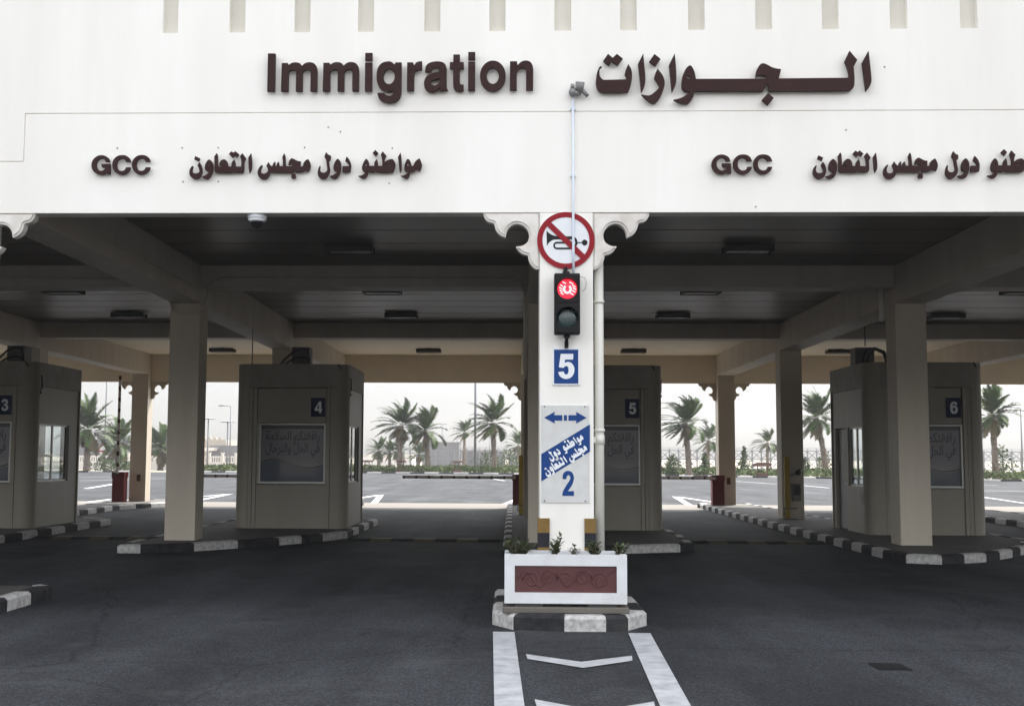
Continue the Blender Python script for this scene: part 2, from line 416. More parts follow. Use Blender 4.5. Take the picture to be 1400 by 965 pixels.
def solid_mesh(loops, half):
    """flat filled outline with thickness 2*half, standing in the XZ plane and facing -Y"""
    cu = bpy.data.curves.new('outline', 'CURVE'); cu.dimensions = '2D'; cu.fill_mode = 'BOTH'; cu.extrude = half
    for lp in loops:
        sp = cu.splines.new('POLY'); sp.points.add(len(lp)-1); sp.use_cyclic_u = True
        for p, q in zip(sp.points, lp): p.co = (q[0], q[1], 0, 1)
    o = bpy.data.objects.new('outline', cu)
    me = bpy.data.meshes.new_from_object(o)
    me.transform(Matrix.Rotation(math.pi/2, 4, 'X'))
    bpy.data.objects.remove(o); bpy.data.curves.remove(cu)
    return me
def text_mesh(body, size, half=.001, bold=0.0, align='CENTER'):
    cu = bpy.data.curves.new('writing', 'FONT'); cu.body = body; cu.size = size; cu.extrude = half; cu.offset = bold; cu.align_x = align
    o = bpy.data.objects.new('writing', cu); me = bpy.data.meshes.new_from_object(o)
    me.transform(Matrix.Rotation(math.pi/2, 4, 'X'))
    bpy.data.objects.remove(o); bpy.data.curves.remove(cu)
    return me
def mapped(sh, fx): return [[fx(*p) for p in lp] for lp in sh]

m1 = '262,222! 345,222! 360,248! 400,222 450,214 505,225 540,262! 585,225 640,213 700,228 738,270 750,330! 750,606! 660,606! 660,350! 650,325 610,312 570,325 550,350! 550,606! 460,606! 460,350! 450,325 410,315 370,330 357,360! 357,606! 258,606!'
def off(s, dx, dy=0):
    o = []
    for part in s.split('|'):
        o.append(' '.join('%g,%g%s' % (float(t.rstrip('!').split(',')[0])+dx, float(t.rstrip('!').split(',')[1])+dy, '!' if t.endswith('!') else '') for t in part.split()))
    return '|'.join(o)
IMM = ['B70,90,172,606', m1, off(m1, 570), 'B1402,222,1500,608', 'B1402,90,1500,192',
  off('600,222! 600,620! 585,690 545,740 480,765 430,768 350,750 295,705 272,635! 372,635! 385,660 430,676 470,668 495,640 502,590! 460,608 410,615 330,590 275,510 260,410 275,300 330,230 410,208 460,215 505,250! 515,222!', 1300) + '|E1730,413,77,105',
  off('675,222! 755,222! 770,262! 800,225 840,210 878,208! 878,322! 825,325 785,350 772,400! 772,606! 675,606!', 1300),
  off('920,350! 930,280 970,235 1050,212 1130,215 1190,245 1213,310! 1213,540! 1220,580 1235,606! 1130,606! 1115,575! 1070,610 1010,625 945,605 910,545 912,470 950,405 1020,370 1090,355 1122,330! 1105,305 1060,297 1015,315 1003,352!|1120,440! 1110,500 1060,538 1015,525 1000,490 1025,465 1070,455', 1300),
  off('102,118! 192,118! 192,222! 245,222! 245,308! 192,308! 192,490! 205,525 245,528! 245,605! 190,615 140,605 108,565 102,500! 102,308! 55,308! 55,222! 102,222!', 2500),
  'B2805,85,2900,188', 'B2805,215,2900,605', 'E3140,410,175,207|E3140,412,82,110',
  off('872,215! 965,215! 975,268! 1020,225 1080,205 1140,220 1175,265 1188,330! 1185,605! 1090,605! 1090,360! 1080,315 1040,305 1000,315 972,350 965,400! 965,605! 870,605!', 2500)]
AR = ['500,245! 540,320 548,380 542,460 525,535 498,600! 300,603! 170,605 115,580 85,500 88,420 100,350 130,285 160,275! 158,292! 137,300 130,340 133,395 155,430 185,450! 480,440! 475,410 455,375! 465,330',
  '178,208! 240,118! 300,168! 355,118! 430,178! 366,262! 288,212! 255,262!',
  '695,108! 705,250 718,400 716,480 700,545 664,610! 650,450 628,240!',
  '875,305! 925,365 958,430 966,500 945,580 905,670 850,735! 815,742 760,715 700,665 665,630! 715,640 770,642 830,605 880,560 897,530! 880,490 832,420! 845,370',
  '838,118! 915,180! 850,272! 772,210!',
  '1098,108! 1108,220 1115,350 1113,470 1095,535 1058,606! 1045,450 1025,255!',
  '1300,262 1340,320 1362,400 1366,432! 2265,425! 2275,405 2235,387 2175,388 2132,408! 2140,345 2165,280 2200,240 2230,232 2275,245 2340,280 2400,297 2458,303! 2445,350 2428,410! 2395,412 2375,422! 3321,410! 3318,340 3300,270 3272,200! 3335,70! 3375,120 3430,185! 3380,270! 3387,370 3388,440 3378,520 3345,562 3310,570! 2300,580! 2286,478! 2255,540 2220,582! 1352,585! 1335,640 1305,700 1260,745! 1200,742 1140,725 1078,695! 1130,685 1200,660 1255,620 1285,590! 1240,585 1205,570 1185,530 1185,480 1200,390 1230,320 1260,280|1245,400 1265,388 1292,402 1275,425 1255,418',
  '2285,605! 2357,668! 2282,758! 2208,690!',
  off('1010,70! 1020,200 1035,380 1034,460 1010,520 966,580! 950,430 928,215!', 2566.7)]
waw_gcc = '520,320 560,360 580,420 578,500 560,570 530,640 490,680 440,685 390,665 355,635! 420,625 470,595 500,562 450,540 435,500 438,440 460,380 490,335|488,432 500,420 512,432 500,444'
A_TAAWUN = ['175,260! 262,300! 238,358! 155,320!',
  '258,375! 295,440 312,520 305,590 288,625! 275,650 220,680 170,686 115,660 80,620 68,570 75,510 100,465 125,440! 140,455! 125,500 122,545 150,575 195,582 240,570 262,545 255,510 240,470 220,435! 235,405',
  '445,325 490,360 515,420 518,490 500,570 470,640 425,680 370,682 325,662 296,640! 340,632 400,600 440,560 430,552 385,530 362,490 365,430 390,370 420,335|415,430 432,418 445,432 430,445',
  '582,205! 600,240! 605,330 606,425! 640,452 692,458! 635,428! 640,390 670,345 720,322 770,345 795,395 803,455! 870,455! 873,390 920,325! 940,380 943,455! 1055,458! 1058,400 1050,330 1028,265! 1075,210! 1142,300! 1108,360! 1110,450 1108,520 1095,560 1070,572! 900,560 840,572 600,568! 560,560 548,520 545,400 538,270!',
  '815,225! 860,175! 905,200! 940,170! 1010,230! 970,282! 925,255! 880,290!',
  '1240,212! 1252,300 1260,430 1250,520 1215,580! 1200,480 1190,290!']
A_MAJLIS = [off(s, 1260) for s in (
  '205,440! 185,480 172,530 180,570 220,590 270,580 305,545 305,500 275,445! 315,375! 350,430 375,450! 395,450! 410,400 440,365! 448,455! 465,452! 480,400 510,370! 525,450! 590,452! 592,380 577,280! 612,212! 632,255! 640,350 645,450! 760,452 785,440! 740,420 697,430! 705,370 735,320 775,308 830,335 880,358 930,362! 925,410 920,455! 970,455 985,400 1020,350 1072,320! 1105,380 1118,450 1100,520 1080,555! 1030,530 1000,535 960,555 900,565! 830,565! 810,520! 790,550 760,570! 560,572! 350,565! 340,600 315,650 270,685 215,692 160,670 125,625 112,570 125,510 155,460 185,430!',
  '765,590! 825,590! 840,640! 832,680! 765,680! 752,640!')]
A_DUWAL = [off(s, 2380) for s in (
  '292,190! 330,235 382,260! 375,330 345,360! 355,440 368,530 350,600 310,655 260,688 205,688 160,650 138,590 145,520 160,475 180,440! 185,470 178,510 190,550 230,575 275,570 310,545 318,510 305,420 290,330 262,290! 272,240',
  waw_gcc, '685,275! 735,335 765,410 768,480 755,560! 700,570 610,565! 605,510 610,455! 735,452! 700,400 658,360! 670,310')]
A_MUWATIN = [off(s, 3220) for s in (
  '215,322 250,350 270,400 272,450! 370,452! 372,385 420,320! 435,380 440,452! 520,450! 522,380 510,300 492,245! 525,180! 560,220 595,258! 570,320 560,385! 620,345 700,325 740,350 770,410 765,470 745,530 725,568! 560,575 420,568! 390,550 350,572 255,562! 245,610 215,665 170,685 120,670 62,635! 120,628 170,605 205,572! 160,550 138,510 142,450 165,390 190,345|190,435 208,420 228,435 208,450|600,440 640,425 690,430 640,447',
  '388,155! 442,212! 395,275! 335,212!', '865,205! 880,290 888,430 885,520 858,582! 842,480 818,290!',
  '1010,325 1045,355 1065,400 1075,450! 1110,450 1130,400 1170,350 1228,312! 1255,370 1272,440 1258,500 1238,555! 1190,530 1150,525 1120,560 1055,562! 1045,610 1020,670 980,688 930,670 868,635! 930,628 975,605 1005,572 960,550 940,510 945,440 965,380 985,340|990,430 1005,415 1022,430 1005,447')]
A_GCC = A_TAAWUN + A_MAJLIS + A_DUWAL + A_MUWATIN
cc = '880,305! 845,230 790,190 715,178 630,195 560,260 533,360 560,460 625,525 715,550 800,525 855,470 880,410! 795,410! 770,460 710,480 650,455 620,400 620,320 650,270 710,245 760,262 790,305!'
L_GCC = ['485,305! 455,235 400,195 330,178 240,198 165,270 140,365 165,460 230,525 320,550 380,535 425,500! 435,530! 495,535! 495,345! 325,345! 340,410! 410,412! 385,455 335,478 285,465 245,420 230,360 250,290 300,248 350,245 385,265 408,305!', cc, off(cc, 370)]
# digits in a 100 x 150 cell, y down
DIG = {
 '2': '4,48! 8,20 28,3 52,0 80,8 96,32 96,52 84,80 48,122! 97,121! 97,150! 2,150! 6,126 34,88 62,56 68,42 62,29 50,26 38,34 35,50!',
 '3': '4,40! 16,10 50,0 80,10 92,36 84,60 68,70! 88,80 97,104 86,136 50,151 16,140 3,106! 34,102! 38,120 50,126 62,120 66,106 60,90 38,84! 38,60! 56,56 61,42 56,28 48,25 38,30 34,44!',
 '4': '58,0! 88,0! 88,94! 100,94! 100,121! 88,121! 88,150! 57,150! 57,121! 0,121! 0,94!|57,40! 57,94! 26,94!',
 '5': '15,0! 92,0! 90,34! 42,34! 38,54! 60,48 80,55 94,74 98,98 90,126 72,144 48,150 26,145 8,130 0,109! 33,105! 38,118 48,124 58,118 63,98 60,80 49,73 40,76 33,84! 4,80!',
 '6': '94,38! 64,44! 60,30 50,25 38,34 34,60! 46,50 66,48 88,64 97,98 86,136 50,151 14,138 1,80 8,30 30,5 54,0 82,10|E50,98,16,26'}
def digit_mesh(ch, cx, cz, w, h, half=.001):
    return solid_mesh(mapped(shape(DIG[ch]), lambda x, y: (cx + (x/100-.5)*w, cz - (y/150-.5)*h)), half)

# ------------------------------------------------------------------ ground, roads, kerbs, markings
g = MB(); g.poly([(-3000, -600, -.01), (3000, -600, -.01), (3000, 5000, -.01), (-3000, 5000, -.01)])
g.build('ground', M['sand'], kind='structure')
rd = MB()
for iy in range(-60, 128, 47):
    pass
rd.poly([(-48, -60, 0), (160, -60, 0), (160, 86, 0), (60, 92, 0), (37, 100, 0), (20, 114, 0), (5, 125, 0), (-8, 129, 0), (-40, 130, 0), (-47, 126, 0), (-70, 128, 0), (-160, 140, 0), (-160, -60, 0)])
rd.build('road', M['asphalt'], kind='structure')
ap = MB(); ap.poly([(-40, 39.5, .004), (45, 39.5, .004), (45, 44.0, .004), (-40, 44.0, .004)])
ap.build('concrete_apron', M['apron'], kind='structure')

def island(outline, seg=.62, h=.15, w=.16, pave=None, first=0, name='pavement'):
    """kerb stones round an outline (counter clockwise), paving inside"""
    P = [Vector((x, y)) for x, y in outline]; n = len(P)
    inner = []
    for i in range(n):
        a, b, c = P[i-1], P[i], P[(i+1) % n]
        d1 = (b-a).normalized(); d2 = (c-b).normalized()
        n1 = Vector((-d1.y, d1.x)); n2 = Vector((-d2.y, d2.x)); mm = (n1+n2).normalized()
        inner.append(b + mm * w / max(.5, mm.dot(n1)))
    kb = MB(); k = first
    acc = 0
    for i in range(n):
        a, b = P[i], P[(i+1) % n]; ai, bi = inner[i], inner[(i+1) % n]
        L = (b-a).length; m = max(1, round(L / seg))
        for j in range(m):
            u0, u1 = j/m, (j+1)/m
            p0, p1 = a.lerp(b, u0), a.lerp(b, u1); q0, q1 = ai.lerp(bi, u0), ai.lerp(bi, u1)
            mat = M['kerbw'] if k % 2 else M['kerbb']; k += 1
            ch = .035
            e0, e1 = p0.lerp(q0, ch/w), p1.lerp(q1, ch/w)
            z = h - random.random()*.004
            top0, top1 = z-.03, z
            kb.poly([(*p0, -.005), (*p1, -.005), (*p1, top0), (*p0, top0)], mat)
            kb.poly([(*p0, top0), (*p1, top0), (*e1, top1), (*e0, top1)], mat)
            kb.poly([(*e0, top1), (*e1, top1), (*q1, top1), (*q0, top1)], mat)
            kb.poly([(*q0, top1), (*q1, top1), (*q1, h-.03), (*q0, h-.03)], mat)
            g = (p1-p0).normalized()*.004
    kb.build('kerb', kind='structure')
    pv = MB(); pv.poly([(p.x, p.y, h-.012) for p in inner]); pv.build(name, pave or M['paver'], kind='structure')

random.seed(4)
def arc(cx, cy, r, a0, a1, n=5): return [(cx + r*math.cos(R(a0+(a1-a0)*i/n)), cy + r*math.sin(R(a0+(a1-a0)*i/n))) for i in range(n+1)]
# front noses that carry the front columns
def nose(x, yb=14.1):
    return [(x-.76, 12.05), (x-.55, 11.69), (x-.06, 11.60), (x+.34, 11.62), (x+.56, 11.70), (x+.78, 12.08), (x+.78, yb-.15), (x+.6, yb), (x-.6, yb), (x-.76, yb-.15)]
for x in (-12.75, -6.17, .56, 7.24, 13.9): island(nose(x), seg=.62, first=1)
# booth islands
island([(-6.88, 21.0), (-6.8, 20.45), (-6.4, 20.45), (-5.6, 20.95), (-5.0, 21.7), (-4.4, 22.5), (-3.75, 23.6), (-3.4, 24.6), (-3.34, 29.6), (-3.45, 29.9), (-3.9, 30.1), (-5.2, 31.2), (-5.2, 41.6), (-5.6, 42.3), (-6.5, 42.3), (-6.88, 41.6)], seg=.8)
island([(-.17, 20.2), (.1, 19.8), (1.0, 20.1), (1.9, 21.1), (3.0, 21.55), (3.3, 21.9), (3.42, 24.2), (3.38, 29.6), (3.2, 30), (2.8, 30.2), (1.45, 31.2), (1.45, 41.6), (1.0, 42.3), (.2, 42.3), (-.17, 41.6)], seg=.9)
island([(6.26, 20.5), (6.36, 19.6), (6.85, 19.36), (7.76, 19.9), (8.6, 20.9), (9.25, 21.8), (10.0, 23.4), (10.1, 29.4), (9.9, 29.8), (8.3, 31.0), (8.2, 41.6), (7.7, 42.3), (6.75, 42.3), (6.38, 41.5), (6.25, 26)], seg=.62)
island([(-13.5, 21.0), (-13.3, 20.5), (-12.4, 20.7), (-10.3, 21.4), (-9.75, 21.9), (-9.72, 23.5), (-9.78, 28.9), (-9.95, 29.2), (-10.6, 29.6), (-12.1, 31.0), (-12.3, 37.1), (-11.6, 39.7), (-11.6, 41.4), (-12.1, 42.2), (-13.4, 42.2), (-13.7, 41.4)], seg=.8, first=1)
island([(12.9, 20.5), (13.0, 19.6), (13.5, 19.36), (14.4, 19.9), (15.9, 21.8), (16.6, 23.4), (16.7, 29.4), (14.9, 31.0), (14.8, 41.6), (14.3, 42.3), (13.4, 42.3), (13.05, 41.5), (12.75, 30)], seg=.7)
island([(-36, 129.6), (-30, 129.9), (-8, 129.2), (5, 125.3), (20, 114.3), (37, 100.3), (60, 92.3), (160, 86.3), (160, 86.9), (60, 93), (37.2, 101), (20.4, 115.2), (5.3, 126.2), (-7.6, 130), (-30, 130.7), (-36, 130.4)], seg=1.6, w=.2, pave=M['sand'], name='pavement')
island([(-47, 126.5), (-40, 128.6), (-40, 131), (-160, 142), (-160, 140.4), (-70, 128.6)], seg=1.6, w=.2, pave=M['sand'], name='pavement')

mk = MB()
def mark(pts, z=.009): mk.poly([(x, y, z) for x, y in pts], M['mark'])
mark([(-.19, 11.45), (-.185, 11.5), (.02, 11.5), (.02, 11.45), (.14, 5), (-.06, 5)][1:5] + [(-.06, 5)])
mark([(1.10, 11.5), (1.31, 11.5), (1.09, 5), (.885, 5)])
for y in (10.22, 8.33, 6.45):
    s = (11.5-y)*.02
    mark([(.09+s, y), (.56, y-.36), (.56, y-.64), (.1+s, y-.24)]); mark([(.56, y-.36), (1.03-s, y-.03), (1.01-s, y-.28), (.56, y-.64)])
# arrow heads and lane lines beyond the canopy
for cx in (-5.9, .6, 7.25, -12.7):
    mark([(cx-1.0, 43.2), (cx-.75, 43.2), (cx+.1, 53.5), (cx-.15, 53.5)]); mark([(cx+.75, 43.2), (cx+1.0, 43.2), (cx+.12, 53.5), (cx-.13, 53.4)])
for (x0, y0, x1, y1, w) in ((16.2, 101, 18.1, 82, .16), (18.9, 79.5, 18.8, 71.5, .16), (21.6, 56, 20, 47, .14), (-22, 61, -24, 71, .25), (-15.4, 42.6, -15.6, 46, .2), (-3.6, 114, -7.4, 116, .2),
                            (-7.4, 114, -2.6, 101, .2), (-1.5, 96, -.6, 89, .2), (23, 70, 30, 64, .2), (32, 62, 40, 57, .2), (-30, 80, -26, 92, .2), (-40, 95, -33, 97, .2), (26, 86, 33, 82, .2)):
    dv = Vector((x1-x0, y1-y0)).normalized(); nv = Vector((-dv.y, dv.x))*w*.7
    mark([(x0+nv.x, y0+nv.y), (x0-nv.x, y0-nv.y), (x1-nv.x, y1-nv.y), (x1+nv.x, y1+nv.y)])
mk.build('road_markings', kind='structure')
mh = MB(); mh.box(2.9, 3.16, 9.66, 9.97, -.02, .006); mh.box(2.94, 3.12, 9.70, 9.93, .006, .009)
tag(mh.build('manhole_cover', M['manhole']), 'small square dark iron cover set in the asphalt right of the planter', 'manhole cover')

# low black and yellow ramps across each lane
for x0, x1, lab in ((-3.28, -.24, 'worn black and yellow speed hump across the lane left of the middle planter'), (3.5, 6.18, 'worn black and yellow speed hump across the lane right of the middle planter'), (-9.65, -6.95, 'worn black and yellow speed hump across the leftmost lane in view')):
    h = MB(); n = 7; w = (x1-x0)/n
    for i in range(n):
        a = x0+i*w; mt = M['hum_y'] if i % 2 else M['kerbb']
        h.prism([(23.7, .002), (23.95, .045), (24.2, .045), (24.45, .002)], a, a+w-.01, mt, 'X')
    tag(h.build('speed_hump'), lab, 'speed hump', 'speed humps across the lanes')

# ------------------------------------------------------------------ canopy building
XS = [-19.5, -12.84, -6.08, .56, 7.24, 13.9, 20.6]
YR = [12.378, 21.70, 31.06, 40.48]
CW = .56; HB = 4.5; HC = 5.2; HF = 4.242
XL, XR = -23.5, 24.5
YF = 12.378
can = thing('canopy_building', 'long cream checkpoint canopy with tall white fascia over the booths', 'canopy')
fa = MB(); rb = MB()
DEP = .07
rb.box(XL, XR, YF+DEP, YF+.22, HF, 9.2); rb.build('recess_wall', M['recess'], can);                       # core wall behind the face layer
gz = 5.322; gw = .013; gx = -5.27; gzl = 4.797
slots = [(-3.8,-3.632),(-3.075,-2.9),(-2.368,-2.193),(-1.679,-1.505),(-.961,-.788),(-.261,-.088),(.437,.617),(1.14,1.319),(1.864,2.043),(2.578,2.756),(3.282,3.46),(3.999,4.184),(4.737,4.921)]
Z1, Z2 = 6.215, 8.4
yb = YF+DEP
fa.box(gx+gw, XR, YF, yb, HF, gz); fa.box(XL, gx+gw, YF, yb, HF, gzl)
fa.box(XL, gx, YF, yb, gzl+gw, Z1); fa.box(gx, XR, YF, yb, gz+gw, Z1)
fa.box(gx+gw, XR, YF+.012, yb, gz, gz+gw); fa.box(XL, gx, YF+.012, yb, gzl, gzl+gw)
fa.box(gx, gx+gw, YF+.012, yb, gzl, gz+gw)
px = XL
for a, b in slots:
    fa.box(px, a, YF, yb, Z1, Z2); px = b
fa.box(px, XR, YF, yb, Z1, Z2); fa.box(XL, XR, YF, yb, Z2, 9.2)
fa.build('fascia', M['white'], can)
rf = MB(); rf.box(XL, XR, 40.82, 41.04, 4.25, 6.2); rf.build('rear_fascia', M['litpanel'], can)
ef = MB(); ef.box(XL, XL+.22, YF+.22, 40.82, 4.25, 6.0); ef.build('end_fascia', M['cream'], can)
ef = MB(); ef.box(XR-.22, XR, YF+.22, 40.82, 4.25, 6.0); ef.build('end_fascia', M['cream'], can)
sl_ = MB(); sl_.box(XL+.22, XR-.22, YF+.22, 40.82, HC+.03, HC+.3); sl_.build('roof_slab', M['cream'], can)
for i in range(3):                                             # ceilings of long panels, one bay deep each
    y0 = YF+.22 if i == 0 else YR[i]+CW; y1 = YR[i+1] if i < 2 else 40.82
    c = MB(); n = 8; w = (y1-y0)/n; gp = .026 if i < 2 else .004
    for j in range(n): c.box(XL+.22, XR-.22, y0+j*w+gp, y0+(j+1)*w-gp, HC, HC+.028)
    c.build('ceiling', M['ceil'] if i < 2 else M['litpanel'], can)  # rear bay takes the panel colour with the bounce light painted in
for k, x in enumerate(XS):
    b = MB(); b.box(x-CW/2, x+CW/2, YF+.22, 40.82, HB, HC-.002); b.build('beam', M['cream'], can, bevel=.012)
    for i, y in enumerate(YR):
        xx = -6.0 if (i == 0 and k == 2) else x
        c = MB()
        y1 = y+CW
        c.box(xx-CW/2, xx+CW/2, y, y1, .12, HF-.003 if i == 0 else HB-.003)
        if i == 3: pass
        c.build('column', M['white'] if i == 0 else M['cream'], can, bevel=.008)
for i in (1, 2):
    xe = [XL+.22] + [v for x in XS for v in (x-CW/2-.002, x+CW/2+.002)] + [XR-.22]
    for j in range(0, len(xe), 2):
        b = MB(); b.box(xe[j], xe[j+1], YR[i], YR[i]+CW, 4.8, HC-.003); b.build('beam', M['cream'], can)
# carved brackets beside the front and rear columns
BR = '0,0! 608,0! 598,42 560,88 500,105 488,116! 470,178 425,232 368,258! 345,175 285,122 210,118 145,158 112,228 128,305 175,342 210,352 255,355! 228,395 180,432 122,448! 118,490 88,550 40,590 0,592!'
BRS = 'bracket'
def bracket(x, y, sgn, thick, ztop, mat):
    sh = [(p[0]*.00098, p[1]*.00101) for p in smooth(parse(BR), 4)]
    lp = [(x+sgn*p[0], ztop-p[1]) for p in sh]
    me = solid_mesh([lp], thick/2)
    m = MB(); m.add_mesh(me, None, Matrix.Translation((0, y+thick/2, 0)))
    # raised inner panel follows the same outline, drawn in
    cx = sum(p[0] for p in lp)/len(lp)
    n = len(lp); area = sum(lp[i][0]*lp[(i+1) % n][1]-lp[(i+1) % n][0]*lp[i][1] for i in range(n)); s_ = 1 if area > 0 else -1
    inn = []
    for i in range(n):
        d1 = (Vector(lp[i])-Vector(lp[i-1])); d2 = (Vector(lp[(i+1) % n])-Vector(lp[i]))
        t = (d1.normalized()+d2.normalized()); t = t.normalized() if t.length > .2 else d2.normalized()
        inn.append((lp[i][0]-s_*t.y*.024, lp[i][1]+s_*t.x*.024))
    m.bm.verts.ensure_lookup_table()
    me2 = solid_mesh([inn], .012); m.add_mesh(me2, None, Matrix.Translation((0, y-.006, 0)))
    m.build('bracket', mat, can)
for k, x in enumerate(XS):
    for i in (0, 3):
        xx = -6.0 if (i == 0 and k == 2) else x
        y = YF+.02 if i == 0 else 40.84
        zt = HF-.002 if i == 0 else 4.248
        bracket(xx+CW/2+.002, y, 1, .11, zt, M['bracket'] if i == 0 else M['cream'])
        bracket(xx-CW/2-.002, y, -1, .11, zt, M['bracket'] if i == 0 else M['cream'])
# small socket plates on two rear columns, belonging to the building
for x in (-12.80, 7.28):
    s = MB(); s.box(x-.06, x+.06, 40.455, 40.479, .82, 1.05); s.build('socket_plate', M['brown'], can)

# ------------------------------------------------------------------ raised lettering on the fascia
def lettering(name, label, shapes, fx, group=None, d0=.075, half=.022):
    t = thing(name, label, 'lettering', (0, YF, 0), group)
    for s in shapes:
        me = solid_mesh(mapped(shape(s), fx), half)
        m = MB(); m.add_mesh(me, None, Matrix.Translation((0, -d0+half, 0)))
        m.build('letter', M['letter'], t)
    return t
lettering('sign_lettering', 'large dark maroon raised word Immigration on the white fascia', IMM, lambda u, v: (-2.685+u*.000785, 6.028-v*.0008))
lettering('sign_lettering', 'large dark maroon raised Arabic headline with one long flat stroke', AR, lambda u, v: (.805+u*.000822, 6.035-(v+.0085*u)*.000857))
GZ = 'small raised GCC lettering'
for dx, side, dz in ((0, 'left', 0), (6.59, 'right', -.012)):
    lettering('sign_lettering', 'small dark maroon letters GCC on the fascia, %s pair of the two' % side, L_GCC, lambda u, v: (-4.585+dx+u*.000571, 4.958+dz-v*.000571), GZ, .06, .016)
    lettering('sign_lettering', 'small dark maroon Arabic line on the fascia, %s one of the two' % side, A_GCC, lambda u, v: (-3.487+dx+u*.0005606, 4.995+dz-v*.000583), 'small raised Arabic lines', .06, .016)
bt = thing('wall_stud', 'row of tiny rusty fixing studs left in the white fascia', 'stud', (0, YF, 0))
for x, z in ((-4.25,4.95),(-3.55,4.95),(-3.16,4.95),(-2.23,4.95),(-1.29,4.94),(-3.15,4.58),(-3.53,4.58),(-1.98,5.17),(-1.85,5.12),(3.51,5.12),(3.93,5.8),(-1.32,4.56),(2.55,4.3)):
    m = MB(); m.cyl((x, .0, z), (x, -.012, z), .008, .006, 8); m.build('stud', M['grey'], bt)

# ------------------------------------------------------------------ things on the middle front column
CX = .555
t = thing('no_horn_sign', 'round red and white sign with a crossed out trumpet', 'sign', (CX, YF, 3.94))
m = MB(); S = .000692
m.disc((0, 0), .303, -.012, -.002, M['signwhite'], 56); m.build('sign_plate', None, t)
m = MB(); m.disc((0, 0), .303, -.0165, -.0125, M['red'], 64, .247)
def TR(x, y): return ((x-495)*S, -(y-497)*S)
m.add_mesh(solid_mesh([[TR(*p) for p in smooth(parse('262,212! 800,735! 790,745! 735,795! 200,270! 208,262!'), 2)]], .002), M['red'], Matrix.Translation((0, -.019, 0)))
m.build('red_ring_and_bar', None, t)
m = MB()
m.add_mesh(solid_mesh([[TR(*p) for p in smooth(parse('200,348! 250,392 320,425 420,434! 590,434! 640,455 665,495 672,525! 735,525! 745,505 778,485 815,505 822,530 812,560 778,577 748,560 738,540! 672,540! 660,575 630,590! 618,585! 638,545 632,505 610,482! 380,482! 300,490 240,530 207,580!'))]], .0012), M['signblack'], Matrix.Translation((0, -.0137, 0)))
m.add_mesh(solid_mesh([[TR(*p) for p in smooth(parse('520,518! 345,518! 315,538 302,576 315,615 350,636! 560,636! 560,607! 350,607! 334,595 328,576 335,556 350,547! 520,547!'))]], .0012), M['signblack'], Matrix.Translation((0, -.0137, 0)))
m.build('trumpet_symbol', None, t)

t = thing('traffic_light', 'black two lamp traffic light with the red lamp lit', 'traffic light', (CX+.005, YF, 2.93))
m = MB(); m.box(-.133, .133, -.19, -.06, 0, .635); m.build('housing', M['black'], t, bevel=.012)
m = MB(); m.box(-.12, .12, -.197, -.19, .33, .62); m.box(-.12, .12, -.197, -.19, .015, .305); m.build('lamp_door', M['black'], t, bevel=.006)
m = MB(); m.tube([(-.01, -.03, .63), (-.01, -.11, .66), (-.01, -.03, .70)], .02, 8); m.box(-.045, .03, -.15, -.08, .635, .66); m.box(-.03, .01, -.06, 0, .66, .72); m.build('mount', M['black'], t)
m = MB(); m.box(-.035, .03, -.15, -.07, -.03, 0); m.tube([(-.003, -.1, -.02), (-.003, -.08, -.07), (-.003, -.02, -.11)], .018, 8); m.box(-.022, .018, -.06, 0, -.13, -.06); m.build('mount', M['black'], t)
def visor(z):
    m = MB(); n = 20
    pts = [(math.cos(R(-20+220*i/n))*.112, math.sin(R(-20+220*i/n))*.112) for i in range(n+1)]
    for i in range(n):
        (a, b), (c, e) = pts[i], pts[i+1]
        la = .10*max(.15, math.sin(R(-20+220*i/n)*.82+.25)); lb = .10*max(.15, math.sin(R(-20+220*(i+1)/n)*.82+.25))
        m.poly([(a, -.197, z+b), (c, -.197, z+e), (c, -.197-lb, z+e*.97), (a, -.197-la, z+b*.97)])
        m.poly([(a*.95, -.197, z+b*.95), (a*.95, -.197-la, z+b*.92), (c*.95, -.197-lb, z+e*.92), (c*.95, -.197, z+e*.95)])
        m.poly([(a, -.197-la, z+b*.97), (c, -.197-lb, z+e*.97), (c*.95, -.197-lb, z+e*.92), (a*.95, -.197-la, z+b*.92)])
    return m.build('visor', M['black'], t)
for z in (.468, .168): visor(z)
def lens(z, mat):
    m = MB(); k = 8; n = 28
    for i in range(k):
        r0, r1 = .102*i/k, .102*(i+1)/k
        y0, y1 = -.197-.02*math.sqrt(max(0, 1-(i/k)**2)), -.197-.02*math.sqrt(max(0, 1-((i+1)/k)**2))
        for j in range(n):
            a, b = 2*math.pi*j/n, 2*math.pi*(j+1)/n
            q = [(r0*math.cos(a), y0, z+r0*math.sin(a)), (r1*math.cos(a), y1, z+r1*math.sin(a)), (r1*math.cos(b), y1, z+r1*math.sin(b)), (r0*math.cos(b), y0, z+r0*math.sin(b))]
            m.poly(q if i else [q[0], q[1], q[2]], mat)
    return m
def bars(m, z):
    for i, (x0, x1, zz) in enumerate(((-.075,-.045,.035),(-.085,-.05,.008),(-.08,-.05,-.02),(-.07,-.04,-.048),(.05,.085,.03),(.055,.09,.003),(.05,.082,-.025),(.03,.065,-.052),(-.05,-.015,.065),(.02,.06,.062))):
        m.poly([(x0, -.219, z+zz), (x1, -.219, z+zz-.018), (x1, -.219, z+zz-.006), (x0, -.219, z+zz+.012)], M['hotlamp'])
    n = 16
    for i in range(n):
        a, b = R(125+290*i/n), R(125+290*(i+1)/n)
        m.poly([(.045*math.cos(a), -.2195, z-.005+.048*math.sin(a)), (.045*math.cos(b), -.2195, z-.005+.048*math.sin(b)), (.024*math.cos(b), -.2195, z-.005+.026*math.sin(b)), (.024*math.cos(a), -.2195, z-.005+.026*math.sin(a))], M['hotlamp'])
